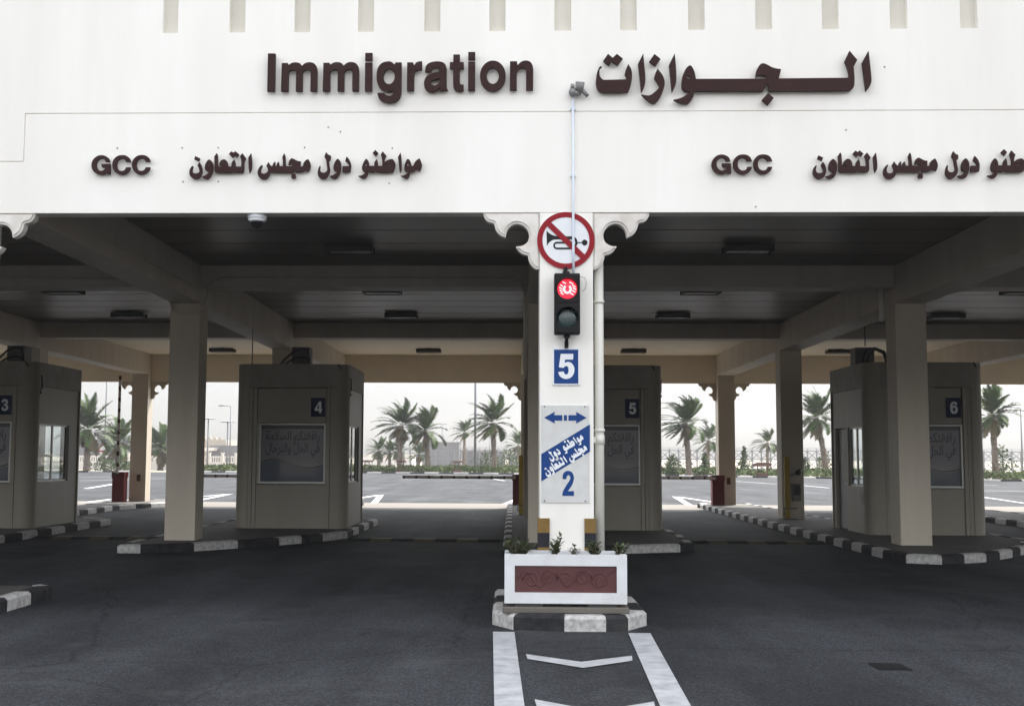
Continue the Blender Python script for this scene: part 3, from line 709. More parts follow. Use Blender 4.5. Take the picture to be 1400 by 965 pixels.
m = lens(.468, M['redlamp']); bars(m, .468); m.build('lamp', None, t)['label'] = 'lit red lamp'
m = lens(.168, M['glassgreen']); m.build('lamp', None, t)['label'] = 'dark unlit green lamp'

t = thing('lane_number_sign', 'blue sign with white border and big white 5 under the traffic light', 'sign', (CX, YF, 2.61))
m = MB(); m.box(-.143, .143, -.018, -.002, -.197, .197); m.build('sign_plate', M['signwhite'], t, bevel=.006)
m = MB(); m.box(-.126, .126, -.0205, -.0185, -.18, .176); m.build('blue_field', M['blue'], t)
m = MB(); m.add_mesh(digit_mesh('5', 0.003, 0, .172, .262), None, Matrix.Translation((0, -.022, 0))); m.build('numeral', M['signwhite'], t)

t = thing('lane_information_sign', 'pale sign with blue arrows, slanted blue Arabic band and numeral 2', 'sign', (.545, YF, 1.703))
S = 1.004/805; SX = .498/395
def PN(x, y): return ((x-264)*SX, (487-y)*S)
m = MB(); m.box(-.249, .249, -.012, -.002, -.502, .502); m.build('sign_plate', M['signgrey'], t)
m = MB()
T_ = Matrix.Translation((0, -.0137, 0))
for s in ('90,188! 178,138! 173,166! 240,166! 240,212! 175,212! 178,236!', '252,166! 278,166! 278,212! 252,212!', '290,166! 357,166! 352,138! 440,187! 353,236! 355,212! 290,212!', '67,490! 466,242! 466,468! 67,716!'):
    m.add_mesh(solid_mesh([[PN(*p) for p in smooth(parse(s))]], .0012), M['blue'], T_)
m.add_mesh(solid_mesh(mapped(shape(DIG['2']), lambda x, y: PN(237+x*1.0, 628+y*1.37)), .0012), M['blue'], T_)
m.build('blue_symbols', None, t)
m = MB(); an = math.atan2(-248, 399)
ca, sa = math.cos(an), math.sin(an)
def slant(u0, u1, px0, py0, ln, sc_h):
    k = ln/(u1-u0)
    return lambda u, v: PN(px0+(u-u0)*k*ca-(v-560)*k*sa*sc_h, py0+(u-u0)*k*sa+(v-560)*k*ca*sc_h)
for gl, f in ((A_MUWATIN+A_DUWAL, slant(2515, 4492, 140, 540, 330, 1.15)), (A_TAAWUN+A_MAJLIS, slant(65, 2380, 107, 667, 405, 1.15))):
    for s in gl: m.add_mesh(solid_mesh(mapped(shape(s), f), .001), M['signwhite'], Matrix.Translation((0, -.0162, 0)))
m.build('white_writing', None, t)
m = MB()
for x in (-.215, .205):
    for z in (-.485, .487): m.cyl((x, -.012, z), (x, -.017, z), .008, .006, 8)
m.build('screws', M['darkgrey'], t)

for x0, x1, s, lab in ((.259, .382, -1, 'left'), (.741, .857, 1, 'right')):
    g_ = thing('corner_guard', 'yellow and black striped corner guard on the %s edge of the white column' % lab, 'corner guard', (0, YF, 0), 'corner guards on the middle column')
    xe = x0 if s < 0 else x1
    z = 1.04; i = 0
    while z > .2:
        z0 = max(.16, z-.148); m = MB(); mt = M['guardblack'] if i % 2 else M['yellow']
        m.box(x0, x1, -.022, -.002, z0, z); m.box(*((xe, xe+.017) if s < 0 else (xe-.017, xe)), -.002, .12, z0, z)
        m.build('stripe', mt, g_); z = z0-.0005; i += 1

t = thing('drain_pipe', 'tall white drain pipe with clamps beside the middle column', 'pipe', (.911, YF+.17, .2))
m = MB(); m.cyl((0, 0, 0), (0, 0, 4.05), .05, .05, 18); m.build('pipe', M['pipe'], t)
for z in (3.11, 1.75): m = MB(); m.cyl((0, 0, z-.015), (0, 0, z+.015), .06, .06, 18); m.build('pipe_clamp', M['pipe'], t)
m = MB(); m.cyl((0, 0, 1.60), (0, 0, 1.70), .056, .056, 18); m.box(-.075, -.04, -.05, .0, 1.62, 1.68); m.build('pipe_clamp', M['pipe'], t)
t = thing('cable_conduit', 'thin pale conduit running down the fascia to the traffic light', 'conduit', (.632, YF, 3.56))
m = MB(); m.tube([(.0, -.03, 1.90), (0, -.03, .72), (.0, -.035, .30), (.002, -.04, 0)], .0135, 10); m.build('tube', M['tube'], t)
for z in (1.79, 1.07): m = MB(); m.box(-.028, .028, -.034, 0, z-.011, z+.011); m.build('clip', M['tube'], t)
m = MB(); m.tube([(0, 0, 0), (.045, -.004, -.01), (.06, -.006, -.06), (.05, -.006, -.13), (.02, 0, -.15)], .003, 6); m.build('loose_wire', M['grey'], t, loc=(.07, -.1, -.02))
t = thing('camera_mount', 'broken grey camera mount at the top of the thin conduit', 'camera mount', (.66, YF, 5.52))
m = MB(); m.sphere((-.03, -.06, 0), .045, None, 12, sq=(1, 1, 1.2)); m.sphere((.01, -.06, -.01), .04, None, 12, sq=(1.3, 1, .9)); m.cyl((-.035, -.03, .04), (-.035, -.09, .07), .022, .022, 10); m.build('joint', M['grey'], t)
m = MB(); m.cyl((.035, -.06, .0), (.045, -.10, .10), .042, .05, 12); m.cyl((.04, -.105, .045), (.04, -.12, .045), .018, .018, 10, M['cable']); m.mats = [M['grey'], M['cable']]
for f in m.bm.faces: f.material_index = 0
m.build('head', M['grey'], t)
m = MB(); m.cyl((.045, -.06, .05), (.125, -.07, -.045), .024, .022, 10); m.build('arm', M['grey'], t)

# planter in front of the column
t = thing('planter', 'white concrete planter trough with a dark red carved panel', 'planter', (.522, 11.8, .165))
X, D, H = .60, .54, .55
m = MB()
z0 = .075
m.box(-X, X, 0, .035, z0, z0+.105); m.box(-X, X, 0, .035, H-.11, H); m.box(-X, -X+.1, 0, .035, z0+.105, H-.11); m.box(X-.1, X, 0, .035, z0+.105, H-.11)
m.box(-X, X, .035, .085, z0, H-.004); m.box(-X, X, D-.07, D, z0, H); m.box(-X, -X+.06, .085, D-.07, z0, H); m.box(X-.06, X, .085, D-.07, z0, H); m.box(-X+.06, X-.06, .085, D-.07, z0, z0+.06)
m.build('trough', M['concrete'], t)
m = MB(); m.box(-X+.101, X-.101, .022, .034, z0+.106, H-.111)
def curl(cx, cz, r, sgn):
    pts = []
    for i in range(22):
        a = i/21*3.4*math.pi; q = r*(1-.8*i/21); pts.append((cx+sgn*q*math.cos(a), .022, cz+q*math.sin(a)))
    m.tube(pts, [.010*(1-.5*i/21) for i in range(22)], 6)
zc = (z0+H)/2
for i in range(5):
    curl(-.34+i*.17, zc+(.012 if i % 2 else -.012), .085, 1 if i % 2 else -1)
m.tube([(-X+.13+.01*i, .022, zc+.075*math.sin(i*.22)) for i in range(95)], .008, 6)
m.build('carved_panel', M['maroon'], t)
m = MB(); m.box(-X-.02, X+.02, -.03, D-.03, -.016, .042); m.build('plinth', M['apron'], t, bevel=.01)
for x in (-.36, .36): m = MB(); m.box(x-.14, x+.14, .05, D-.06, .042, z0); m.build('foot', M['darkgrey'], t)
m = MB(); m.box(-X+.061, X-.061, .086, D-.071, .3, H-.05); m.build('soil', M['soil'], t)
random.seed(11)
def leafy(label, x, y, z, h, spread, n, name='small_plant', mat='leaf', ls=.05, group='small plants in the planter'):
    t = thing(name, label, 'plant', (x, y, z), group)
    st = MB(); lf = MB()
    for i in range(n):
        a = random.uniform(0, 6.28); tx, ty = spread*random.uniform(.1, 1)*math.cos(a), spread*.7*random.uniform(.1, 1)*math.sin(a); hh = h*random.uniform(.5, 1)
        pts = [(0.2*tx, .2*ty, 0), (.6*tx, .6*ty, hh*.6), (tx, ty, hh)]
        st.tube(pts, [.005, .004, .002], 5)
        for k in range(11):
            u = .25+.75*k/10; p = Vector(pts[0]).lerp(Vector(pts[2]), u); an = random.uniform(0, 6.28)
            d = Vector((math.cos(an), math.sin(an)*.8, random.uniform(-.1, .9))).normalized(); w = d.cross(Vector((0, 0, 1))).normalized()*ls*.3; L = ls*random.uniform(.7, 1.5)
            lf.poly([p, p+d*L*.5+w, p+d*L, p+d*L*.5-w])
    st.build('stem', M['trunk'], t); lf.build('leaves', M[mat], t); return t
zs = .66
leafy('bushy green plant spilling over the left end of the white planter', .05, 11.97, zs, .20, .17, 24, ls=.06)
leafy('upright green plant second from the left in the white planter', .42, 11.96, zs, .23, .08, 9, ls=.06)
leafy('smallest green sprig in the middle of the white planter', .60, 11.96, zs, .16, .06, 4)
leafy('green plant in front of the right striped corner guard', .83, 11.96, zs, .19, .10, 11, ls=.055)
leafy('green plant at the right end of the white planter', 1.06, 11.97, zs, .17, .09, 10, ls=.055)

# ------------------------------------------------------------------ booths
def make_booth(label):
    W, D, H, r, th = 2.45, 2.95, 3.53, .30, .10
    t = thing('booth', label, 'booth', (0, 0, 0), 'inspection booths under the canopy')
    def corner(cx, cy, a0):
        m = MB(); pts = [(cx, cy)] + arc(cx, cy, r, a0, a0+90, 10); m.prism(pts, 0, H-.002)
        for f in m.bm.faces: f.smooth = abs(f.normal.z) < .5 and f.calc_area() < .3 and False
        m.build('corner_post', M['booth'], t)
    corner(r, r, 180); corner(W-r, r, 270); corner(W-r, D-r, 0); corner(r, D-r, 90)
    bz = 3.02
    for (x0, x1, y0, y1) in ((r, W-r, 0, th), (r, W-r, D-th, D)):
        m = MB(); m.box(x0, x1, y0, y1, bz, H); m.build('upper_band', M['boothband'], t)
    for (x0, x1) in ((0, th), (W-th, W)):
        m = MB(); m.box(x0, x1, r, D-r, bz, H); m.build('upper_band', M['boothband'], t)
    m = MB(); m.box(.06, W-.06, .101, D-.101, H-.09, H-.03); m.box(th, W-th, th, D-th, 2.9, 2.96); m.build('roof', M['boothband'], t)
    m = MB(); m.box(th, W-th, th, D-th, .0, .02); m.box(.5, W-.5, .3, 1.1, .02, .85); m.box(.7, 1.2, 1.2, 1.7, .02, .5); m.build('interior_desk', M['dark'], t)
    # fluted strips next to the corner posts
    for x in (r+.001, W-r-.171):
        m = MB(); m.box(x, x+.08, .012, .10, 0, bz-.006); m.box(x+.09, x+.17, .022, .10, 0, bz-.006); m.build('fluted_strip', M['booth'], t)
        m = MB(); m.box(x, x+.08, D-.10, D-.012, 0, bz-.006); m.box(x+.09, x+.17, D-.10, D-.022, 0, bz-.006); m.build('fluted_strip', M['booth'], t)
    px0, px1 = r+.176, W-r-.176
    wz0, wz1 = .955, 2.245
    for y0, y1 in ((.045, .10), (D-.10, D-.045)):
        m = MB(); m.box(px0, px1, y0, y1, 0, wz0-.018); m.build('lower_panel', M['booth'], t)
        m = MB(); m.box(px0+.01, px1-.01, y0, y1, wz1+.018, bz-.02); m.build('upper_panel', M['booth'], t)
    # front window with a poster behind its frame
    wx0, wx1 = px0+.055, px1-.015
    m = MB(); m.box(px0, wx0, .04, .10, wz0-.01, wz1+.01); m.box(wx1, px1, .04, .10, wz0-.01, wz1+.01); m.build('window_jamb', M['booth'], t)
    w = MB()
    f = .03
    w.box(wx0, wx1, .035, .09, wz1-f, wz1); w.box(wx0, wx1, .035, .09, wz0, wz0+f+.01); w.box(wx0, wx0+f, .035, .09, wz0+f+.01, wz1-f); w.box(wx1-f, wx1, .035, .09, wz0+f+.01, wz1-f)
    w = w.build('window', M['alu'], t)
    p = MB(); y = .085
    ax, bx, az, bz_ = wx0+f, wx1-f, wz0+f+.01, wz1-f
    p.box(ax, bx, y, y+.01, az, bz_, M['paper'])
    p.box(ax, bx, y-.002, y-.0005, bz_-.085, bz_, M['ink'])
    n = 24
    def wave(u): return az+.36+.09*math.cos((u-.22)*5.6)
    for i in range(n):
        u0, u1 = i/n, (i+1)/n; xa, xb = ax+(bx-ax)*u0, ax+(bx-ax)*u1
        p.poly([(xa, y-.002, az), (xb, y-.002, az), (xb, y-.002, wave(u1)), (xa, y-.002, wave(u0))], M['poster_blue'])
        k0, k1 = .012+.02*abs(math.cos(u0*3.2)), .012+.02*abs(math.cos(u1*3.2))
        p.poly([(xa, y-.004, wave(u0)+.012), (xb, y-.004, wave(u1)+.012), (xb, y-.004, wave(u1)+.012+k1), (xa, y-.004, wave(u0)+.012+k0)], M['ink'])
    cx = (ax+bx)/2
    l1 = '\uFEAD\uFE8D\uFED3\uFED8\uFE98\uFEDC\uFEE2 \uFE8D\uFEDF\uFEB4\uFEFC\uFEE3\uFE94'[::-1]
    l2 = '\uFED3\uFEF2 \uFE8D\uFEDF\uFEA4\uFEDE \uFEED\uFE8D\uFEDF\uFE98\uFEAE\uFEA3\uFE8E\uFEDD'[::-1]
    for s, zz in ((l1, bz_-.32), (l2, bz_-.585)):
        me = text_mesh(s, .24, .0008, .005)
        xs = [v.co.x for v in me.vertices]
        if xs:
            k = (bx-ax)*.86/(max(xs)-min(xs)); c0 = (max(xs)+min(xs))/2
            p.add_mesh(me, M['ink'], Matrix.Translation((cx, y-.003, zz)) @ Matrix.Diagonal((k, 1, 1.1, 1)) @ Matrix.Translation((-c0, 0, 0)))
    p.build('poster', None, w)
    # rear window, open glass
    w = MB(); w.box(wx0, wx1, D-.09, D-.035, wz1-f, wz1); w.box(wx0, wx1, D-.09, D-.035, wz0, wz0+f); w.box(wx0, wx0+f, D-.09, D-.035, wz0+f, wz1-f); w.box(wx1-f, wx1, D-.09, D-.035, wz0+f, wz1-f); w.box(cx-.02, cx+.02, D-.09, D-.035, wz0+f, wz1-f)
    w = w.build('window', M['alu'], t)
    m = MB(); m.box(wx0+f, wx1-f, D-.065, D-.058, wz0+f, wz1-f); m.build('pane', M['glass'], w)
    m = MB(); m.box(px0, wx0, D-.10, D-.04, wz0-.01, wz1+.01); m.box(wx1, px1, D-.10, D-.04, wz0-.01, wz1+.01); m.build('window_jamb', M['booth'], t)
    m = MB(); m.tube([(W-.24, -.012, H-.005), (W-.2, -.014, H-.06), (W+.01, .32, H-.3), (W+.012, .36, bz-.02), (W-.01, .30, bz-.10)], .014, 6); m.sphere((W-.01, .30, bz-.14), .035, None, 8); m.build('cable', M['cable'], t)
    # side walls: serving window, narrow recess further back; door on the left
    for s in (0, 1):
        xo = (lambda a, b: (a, b)) if s == 0 else (lambda a, b: (W-b, W-a))
        y0, y1 = r+.005, D-r-.005
        wy0, wy1 = .36, (1.45 if s == 0 else 2.1)
        dy0, dy1 = (1.62, 2.45) if s == 0 else (2.1, 2.1)
        m = MB(); m.box(*xo(.03, th), y0, (dy0-.02 if s == 0 else y1), 0, .96); m.build('lower_panel', M['booth'], t)
        m = MB(); m.box(*xo(.03, th), y0, y1, 2.22, bz-.006); m.build('upper_panel', M['booth'], t)
        m = MB(); m.box(*xo(.03, th), y0, wy0, .96, 2.22); m.box(*xo(.03, th), wy1, (dy0-.02 if s == 0 else wy1+.12), .96, 2.22); m.build('window_jamb', M['booth'], t)
        if s == 1:
            m = MB(); m.box(*xo(.03, th), wy1+.12, y1, .96, 2.22); m.build('panel', M['booth'], t)
        f = .035
        w = MB(); w.box(*xo(.07, .098), wy0, wy1, .96, .96+f); w.box(*xo(.07, .098), wy0, wy1, 2.22-f, 2.22); w.box(*xo(.07, .098), wy0, wy0+f, .96+f, 2.22-f); w.box(*xo(.07, .098), wy1-f, wy1, .96+f, 2.22-f)
        yc = wy0+(wy1-wy0)*.5; w.box(*xo(.065, .1), yc-.03, yc+.03, .96+f, 2.22-f)
        if s == 1: w.box(*xo(.065, .1), wy0+f, yc-.03, 1.5, 1.55)
        w = w.build('window', M['alu'], t)
        m = MB(); m.box(*xo(.082, .087), wy0+f, wy1-f, .96+f, 2.22-f); m.build('pane', M['glass'], w)
        if s == 0:
            dr = MB(); dr.box(.10, .13, dy0, dy1, .02, 2.2); dr = dr.build('door', M['grey'], t)
            m = MB(); m.cyl((.075, dy0+.1, 1.0), (.075, dy0+.22, 1.0), .012, .012, 8); m.box(.07, .099, dy0+.09, dy0+.12, .985, 1.015); m.build('handle', M['alu'], dr)
            m = MB(); m.box(.03, th, dy1+.005, y1, 0, 2.22); m.build('panel', M['booth'], t)
            m = MB()
            for k in range(6): m.box(.012, .029, y0+.06, y0+.27, .62+k*.035, .645+k*.035)
            m.build('vent_grille', M['boothband'], t)
    return t
bl = ['pale booth with plate 4 and rounded corners, left of the middle column', 'pale booth numbered 3, cut off by the left picture edge', 'pale booth numbered 5, half hidden behind the white middle column', 'pale booth numbered 6 behind a square column on the right']
bpos = [(-6.0, 25.5), (-12.6, 24.9), (.77, 25.6), (7.24, 24.6)]
b0 = make_booth(bl[0])
for i, (x, y) in enumerate(bpos):
    b = b0 if i == 0 else copy_tree(b0)
    b.location = (x, y, .139); b['label'] = bl[i]
for i, ch, lab in ((0, '4', 'navy plate with a peeling white 4 on the booth'), (1, '3', 'navy plate with a white 3 on the leftmost booth'), (2, '5', 'faded navy plate with a white 5 on the half hidden booth'), (3, '6', 'navy plate with a white 6 on the right booth')):
    x, y = bpos[i]
    t = thing('number_plate', lab, 'number plate', (x+1.795, y+.03, 2.735), 'number plates on the booths')
    m = MB(); m.box(-.152, .152, -.012, -.001, -.205, .205); m.build('plate', M['navy'], t)
    m = MB(); m.add_mesh(digit_mesh(ch, .01, 0, .16, .25), None, Matrix.Translation((0, -.0137, 0))); m.build('numeral', M['signwhite'], t)
# boxes with black cable loops on the booth roofs
def roof_box(x, y, lab, flip=1):
    t = thing('roof_equipment_box', lab, 'equipment box', (x, y, 3.62), 'equipment boxes on the booth roofs')
    m = MB(); m.box(-.2, .2, -.2, .2, 0, .5); m.box(-.17, .17, -.21, -.2, .05, .45); m.box(.14, .2, -.24, -.21, 0, .42); m.build('case', M['darkgrey'], t, bevel=.01)
    loops = [[(-.5, -.26, .02), (-.36, -.27, .2), (-.16, -.28, .38), (.02, -.28, .46), (.17, -.28, .42), (.21, -.27, .25), (.2, -.26, .0)], [(-.46, -.24, .02), (-.3, -.25, .14), (-.1, -.26, .25), (.08, -.26, .27), (.19, -.26, .2), (.21, -.25, .02)]]
    if flip < 0: loops = [[(-.08, -.26, .03), (-.05, -.27, .25), (.03, -.28, .42), (.2, -.28, .48), (.4, -.28, .40), (.48, -.27, .24), (.42, -.26, .08), (.3, -.26, .0)], [(.0, -.3, .03), (.06, -.3, .3), (.2, -.3, .45), (.38, -.3, .36), (.43, -.3, .2), (.36, -.29, .02)]]
    for pts in loops:
        m = MB(); m.tube([tuple(p) for p in [Vector(a).lerp(Vector(b), u) for a, b in zip(pts, pts[1:]) for u in (0, .5)]], .024, 7); m.build('cable', M['cable'], t)
    return t
roof_box(-4.76, 26.6, 'dark box with two black cable loops on the roof of booth 4')
t6 = roof_box(7.72, 26.4, 'dark box with coiled black cable on the roof of booth 6', -1)
roof_box(-11.15, 26.4, 'dark box with black cables on the roof of the leftmost booth')
for x, y, lab in ((-5.81, 26.2, 'thin hanging rod above the left end of booth 4 roof'), (7.72, 26.15, 'thin rod hanging onto the dark box on booth 6')):
    m = MB(); m.cyl((0, 0, 0), (0, 0, 1.53 if x < 0 else 1.06), .012, .012, 8); tag(m.build('hanging_rod', M['darkgrey'], None, (x, y, 3.67 if x < 0 else 4.14)), lab, 'rod')

# ------------------------------------------------------------------ things under the ceiling
def light_fix(label):
    t = thing('ceiling_light', label, 'ceiling light', (0, 0, 0), 'ceiling lights under the canopy')
    m = MB(); m.box(-.36, .36, -.17, .17, -.07, -.03); m.box(-.40, .40, -.19, -.17, -.13, -.02); m.box(-.40, .40, .17, .19, -.13, -.02); m.box(-.38, -.36, -.17, .17, -.13, -.03); m.box(.36, .38, -.17, .17, -.13, -.03)
    m.box(-.1, .1, -.1, .1, -.03, 0); m.build('case', M['darkgrey'], t)
    m = MB(); m.box(-.34, -.01, -.15, .15, -.115, -.07); m.box(.01, .34, -.15, .15, -.115, -.07); m.build('diffuser', M['tubewhite'], t)
    return t
lf0 = None
rows = [(19.6, 'front'), (24.6, 'second'), (28.9, 'third'), (38.4, 'rear')]
lanes = [(-9.5, 'leftmost lane'), (-2.74, 'lane of booth 5, left of the white column'), (3.9, 'lane of booth 6, right of the white column'), (10.5, 'rightmost lane')]
for y, rn in rows:
    for x, ln in lanes:
        if lf0 is None: o = lf0 = light_fix('x')
        else: o = copy_tree(lf0)
        o.location = (x, y, HC); o['label'] = '%s row ceiling light over the %s' % (rn, ln)
t = thing('dome_camera', 'white dome security camera under the edge of the fascia', 'camera', (-2.75, 12.50, HF))
m = MB(); m.cyl((0, 0, 0), (0, 0, -.05), .105, .10, 20); m.cyl((0, 0, -.05), (0, 0, -.075), .10, .075, 20); m.build('base', M['signwhite'], t)
m = MB(); m.sphere((0, 0, -.075), .068, None, 18, -1, 0); m.build('dome', M['black'], t)
def conduit(name, lab, pts, r=.026):
    m = MB(); m.tube(pts, r, 8); tag(m.build(name, M['cream']), lab, 'conduit')
yc = 21.66
conduit('cable_conduit', 'cream conduit along the cross beam left of the middle column', [(-6.37,yc,4.62),(-6.31,yc,4.36),(-6.17,yc,4.29),(-5.87,yc,4.29),(-5.70,yc,4.44),(-5.66,yc,4.71),(-5.56,yc,4.89),(-5.37,yc,4.95),(-.02,yc,4.95),(.14,yc,4.88),(.21,yc,4.69),(.22,yc,3.1)])
conduit('cable_conduit', 'cream conduit along the cross beam at the left picture edge', [(-12.5,yc,4.95),(-9.57,yc,4.95),(-6.45,yc,4.95)])
conduit('cable_conduit', 'cream conduit along the side of the left beam', [(-5.775,13.2,4.72),(-5.775,21.55,4.74)], .015)
for dx, lab in ((0.0, 'white pipe stub by the beam above booth 6'),):
    m = MB(); m.cyl((6.80, 21.95, 4.81), (6.80, 21.95, 4.2), .05, .05, 10)
    m.free if False else None
    tag(m.build('pipe_stub', M['pipe']), lab, 'pipe')

# ------------------------------------------------------------------ barrier gates, posts
def gate(x, y, lab, up=False, length=3.6):
    t = thing('barrier_gate', lab, 'barrier gate', (x, y, .139), 'barrier gates at the lane ends')
    m = MB(); m.box(-.2, .2, -.18, .18, 0, .80)
    for k in range(6): m.box(-.19+k*.066, -.15+k*.066, -.19, -.18, .05, .76)
    m.build('cabinet', M['gatered'], t)
    m = MB(); m.box(-.225, .225, -.205, .205, .80, 1.0); m.build('cabinet_head', M['gatered'], t, bevel=.02)
    m = MB(); m.cyl((-.1, -.25, .93), (-.1, .0, .93), .06, .06, 12); m.build('hub', M['darkgrey'], t)
    n = 9; seg = length/n
    a = MB(); s2 = MB()
    for k in range(n):
        q = (a, M['armwhite']) 
        if up:
            x0 = -.02; z0 = .95+k*seg
            a.box(x0-.045, x0+.045, -.245, -.215, z0, z0+seg*.62, M['armwhite']); a.box(x0-.045, x0+.045, -.245, -.215, z0+seg*.62, z0+seg, M['brown'])
        else:
            x1 = -.1-k*seg
            a.box(x1-seg*.8, x1, -.26, -.20, .85, .945, M['armwhite']); a.box(x1-seg, x1-seg*.8, -.26, -.20, .85, .945, M['brown'])
    a.build('arm', None, t)
    return t
gate(-13.32, 40.1, 'barrier gate with its striped arm raised, behind the leftmost booth', True, 3.3)
gate(.2, 39.2, 'barrier gate with lowered arm across the lane left of the middle column', length=3.7)
gate(6.84, 40.1, 'red barrier gate with lowered arm right of booth 5', length=3.6)
gate(-6.55, 39.2, 'barrier gate with lowered arm, mostly hidden behind booth 4', length=3.55)
def ypost(x, y, lab):
    t = thing('yellow_post', lab, 'post', (x, y, .139), 'yellow flat posts')
    m = MB(); m.box(-.065, .065, -.03, .03, .02, 1.6); m.build('post', M['postyellow'], t, bevel=.01)
    m = MB(); m.box(-.12, .2, -.1, .1, 0, .02); m.build('base_plate', M['darkgrey'], t)
    m = MB(); m.tube([(-.09, -.05, .3), (-.09, -.14, .28), (.2, -.14, .28), (.2, -.05, .3)], .012, 6); m.tube([(-.09, -.05, .1), (-.09, -.05, .3)], .012, 6); m.build('hoop', M['darkgrey'], t)
ypost(7.05, 30.9, 'flat yellow post in front of a dark column beside booth 6')
ypost(.23, 32.2, 'flat yellow post seen left of the white middle column')
t = thing('card_reader_box', 'grey box on the dark column beside booth 6', 'box', (7.30, 31.06, .8))
m = MB(); m.box(-.1, .12, -.1, -.001, -.2, .25); m.build('case', M['grey'], t, bevel=.01)
m = MB(); m.box(-.07, .09, -.106, -.101, -.05, .2); m.build('cover', M['darkgrey'], t)
t = thing('small_camera', 'small dark camera on a bracket beside the yellow post', 'camera', (7.32, 31.06, 1.32))
m = MB(); m.cyl((0, 0, 0), (0, -.18, 0), .02, .02, 8); m.tube([(0, -.1, 0), (-.15, -.15, -.06), (-.22, -.17, -.08)], .012, 6); m.build('bracket_arm', M['darkgrey'], t)
m = MB(); m.cyl((-.02, -.25, .0), (.08, -.12, .06), .07, .06, 12); m.build('body', M['darkgrey'], t)

# ------------------------------------------------------------------ beyond the canopy: palms, fences, walls
def palm(x, y, h, cr, lab, seed, nf=46, lean=0.0, wind=1.0, skirt=6, name='palm_tree'):
    rnd = random.Random(seed)
    t = thing(name, lab, 'palm tree', (x, y, 0), 'date palms beyond the road')
    tk = MB(); pts = []; rr = []
    for i in range(17):
        u = i/16; pts.append((lean*u*u, 0, h*u)); rr.append((.33-.10*u+.03*math.sin(i*2.1)+(.09 if i == 0 else 0)+(.10 if i > 14 else 0))*max(.7, cr/3.4))
    tk.tube(pts, rr, 12)
    for i in range(150):                       # stubs of cut leaf bases
        u = rnd.random(); a = rnd.uniform(0, 6.28); rad = (.33-.1*u)*max(.7, cr/3.4)
        p = Vector((lean*u*u+rad*math.cos(a), rad*math.sin(a), h*u)); o = Vector((math.cos(a), math.sin(a), .8))*.11
        w = Vector((-math.sin(a), math.cos(a), 0))*.08
        tk.poly([p-w, p+w, p+w*.6+o, p-w*.6+o])
    tk.build('trunk', M['trunk'], t)
    cr_b = MB(); dr = MB()
    top = Vector((lean, 0, h))
    for k in range(nf+skirt):
        az = rnd.uniform(0, 2*math.pi)
        if k >= nf: el = R(rnd.uniform(-75, -45)); L = cr*rnd.uniform(.5, .8); mb = dr
        else:
            el = R(-30+110*(k/nf)**.9+rnd.uniform(-8, 8)); L = cr*rnd.uniform(.8, 1.08); mb = cr_b
        d = Vector((math.cos(az)*math.cos(el), math.sin(az)*math.cos(el), math.sin(el)))
        p = top + d*.15; n = 15; prev = p
        side = d.cross(Vector((0, 0, 1)))
        side = side.normalized() if side.length > .05 else Vector((1, 0, 0))
        pts = [p.copy()]
        for i in range(n):
            d = (d + Vector((-.095*wind*(i/n+.25), 0, -.085*(i/n+.12)*(1.0 if k < nf else .6)))).normalized()
            p = p + d*(L/n); pts.append(p.copy())
        for i in range(n):
            a, b = pts[i], pts[i+1]; tdir = (b-a).normalized()
            sd = tdir.cross(Vector((0, 0, 1))); sd = sd.normalized() if sd.length > .05 else side
            upv = sd.cross(tdir)
            mb.poly([a-sd*.022, a+sd*.022, b+sd*.018, b-sd*.018])
            if i < 2: continue
            for q in range(3):
                c = a.lerp(b, (q+.5)/3); u = (i+q/3)/n
                ll = cr*.20*math.sin(math.pi*min(1, u*.9+.12))**.7*rnd.uniform(.8, 1.15)
                for s in (-1, 1):
                    v = (sd*s*.85+tdir*.62+upv*rnd.uniform(.05, .45)+Vector((-.22*wind, 0, -.12))).normalized()
                    wv = tdir*.05*cr/3.3
                    mb.poly([c-wv, c+wv, c+v*ll*.6+wv*.7, c+v*ll, c+v*ll*.55-wv*.7])
    cr_b.build('crown', M['palm'], t)
    if skirt: dr.build('dry_fronds', M['palmdry'], t)
    return t
palm(-12.75, 134, 5.3, 3.3, 'leftmost of the three tall palms in the middle opening', 1, 44, .1)
palm(-9.45, 133, 4.7, 3.2, 'middle palm of the three, its trunk leaning slightly left', 2, 42, -.45)
palm(-2.05, 132, 5.6, 3.5, 'tall palm beside the thick light pole', 3, 38, -.2)
palm(17.2, 117, 5.2, 3.2, 'wind blown tall palm just right of booth 5', 4, 46, -.35, 1.5)
palm(35.3-4.6, 118, 5.8, 3.2, 'tall palm seen left of booth 6, trunk curving', 5, 44, -.9)
palm(41.6, 104, 5.6, 3.0, 'palm at the right edge behind booth 6', 6, 40, -.2, .3)
palm(-46.0, 127.5, 4.6, 3.8, 'large drooping palm right of the leftmost booth', 7, 52, .0, .2, 14)
palm(-46.5, 139, 3.2, 3.6, 'bushy palm behind the raised barrier arm', 8, 46, 0, .4, 8)
palm(-43.5, 146, 2.6, 3.4, 'low palm just left of the far rear column', 9, 50, 0, .4, 6)
palm(-48.6, 157, 2.4, 2.5, 'low palm peeping out right of the far rear column', 10, 40, 0, .3, 4)
palm(-19.4, 172, 2.7, 2.3, 'small distant palm, leftmost of the row behind the left tall palm', 12, 36, 0, .6, 4)
palm(-17.8, 172, 2.5, 2.2, 'small distant palm, second in the row behind the left tall palm', 13, 36, 0, .6, 4)
palm(-16.4, 172, 2.6, 2.2, 'small distant palm, third in the row behind the left tall palm', 14, 36, 0, .6, 4)
palm(-13.9, 176, 2.2, 2.2, 'small distant palm just behind the middle tall palm', 15, 32, 0, .6, 3)
palm(-7.4, 182, 5.6, 2.4, 'thin distant palm between the light pole and the tall palm', 16, 30, .0, 1.0, 2)
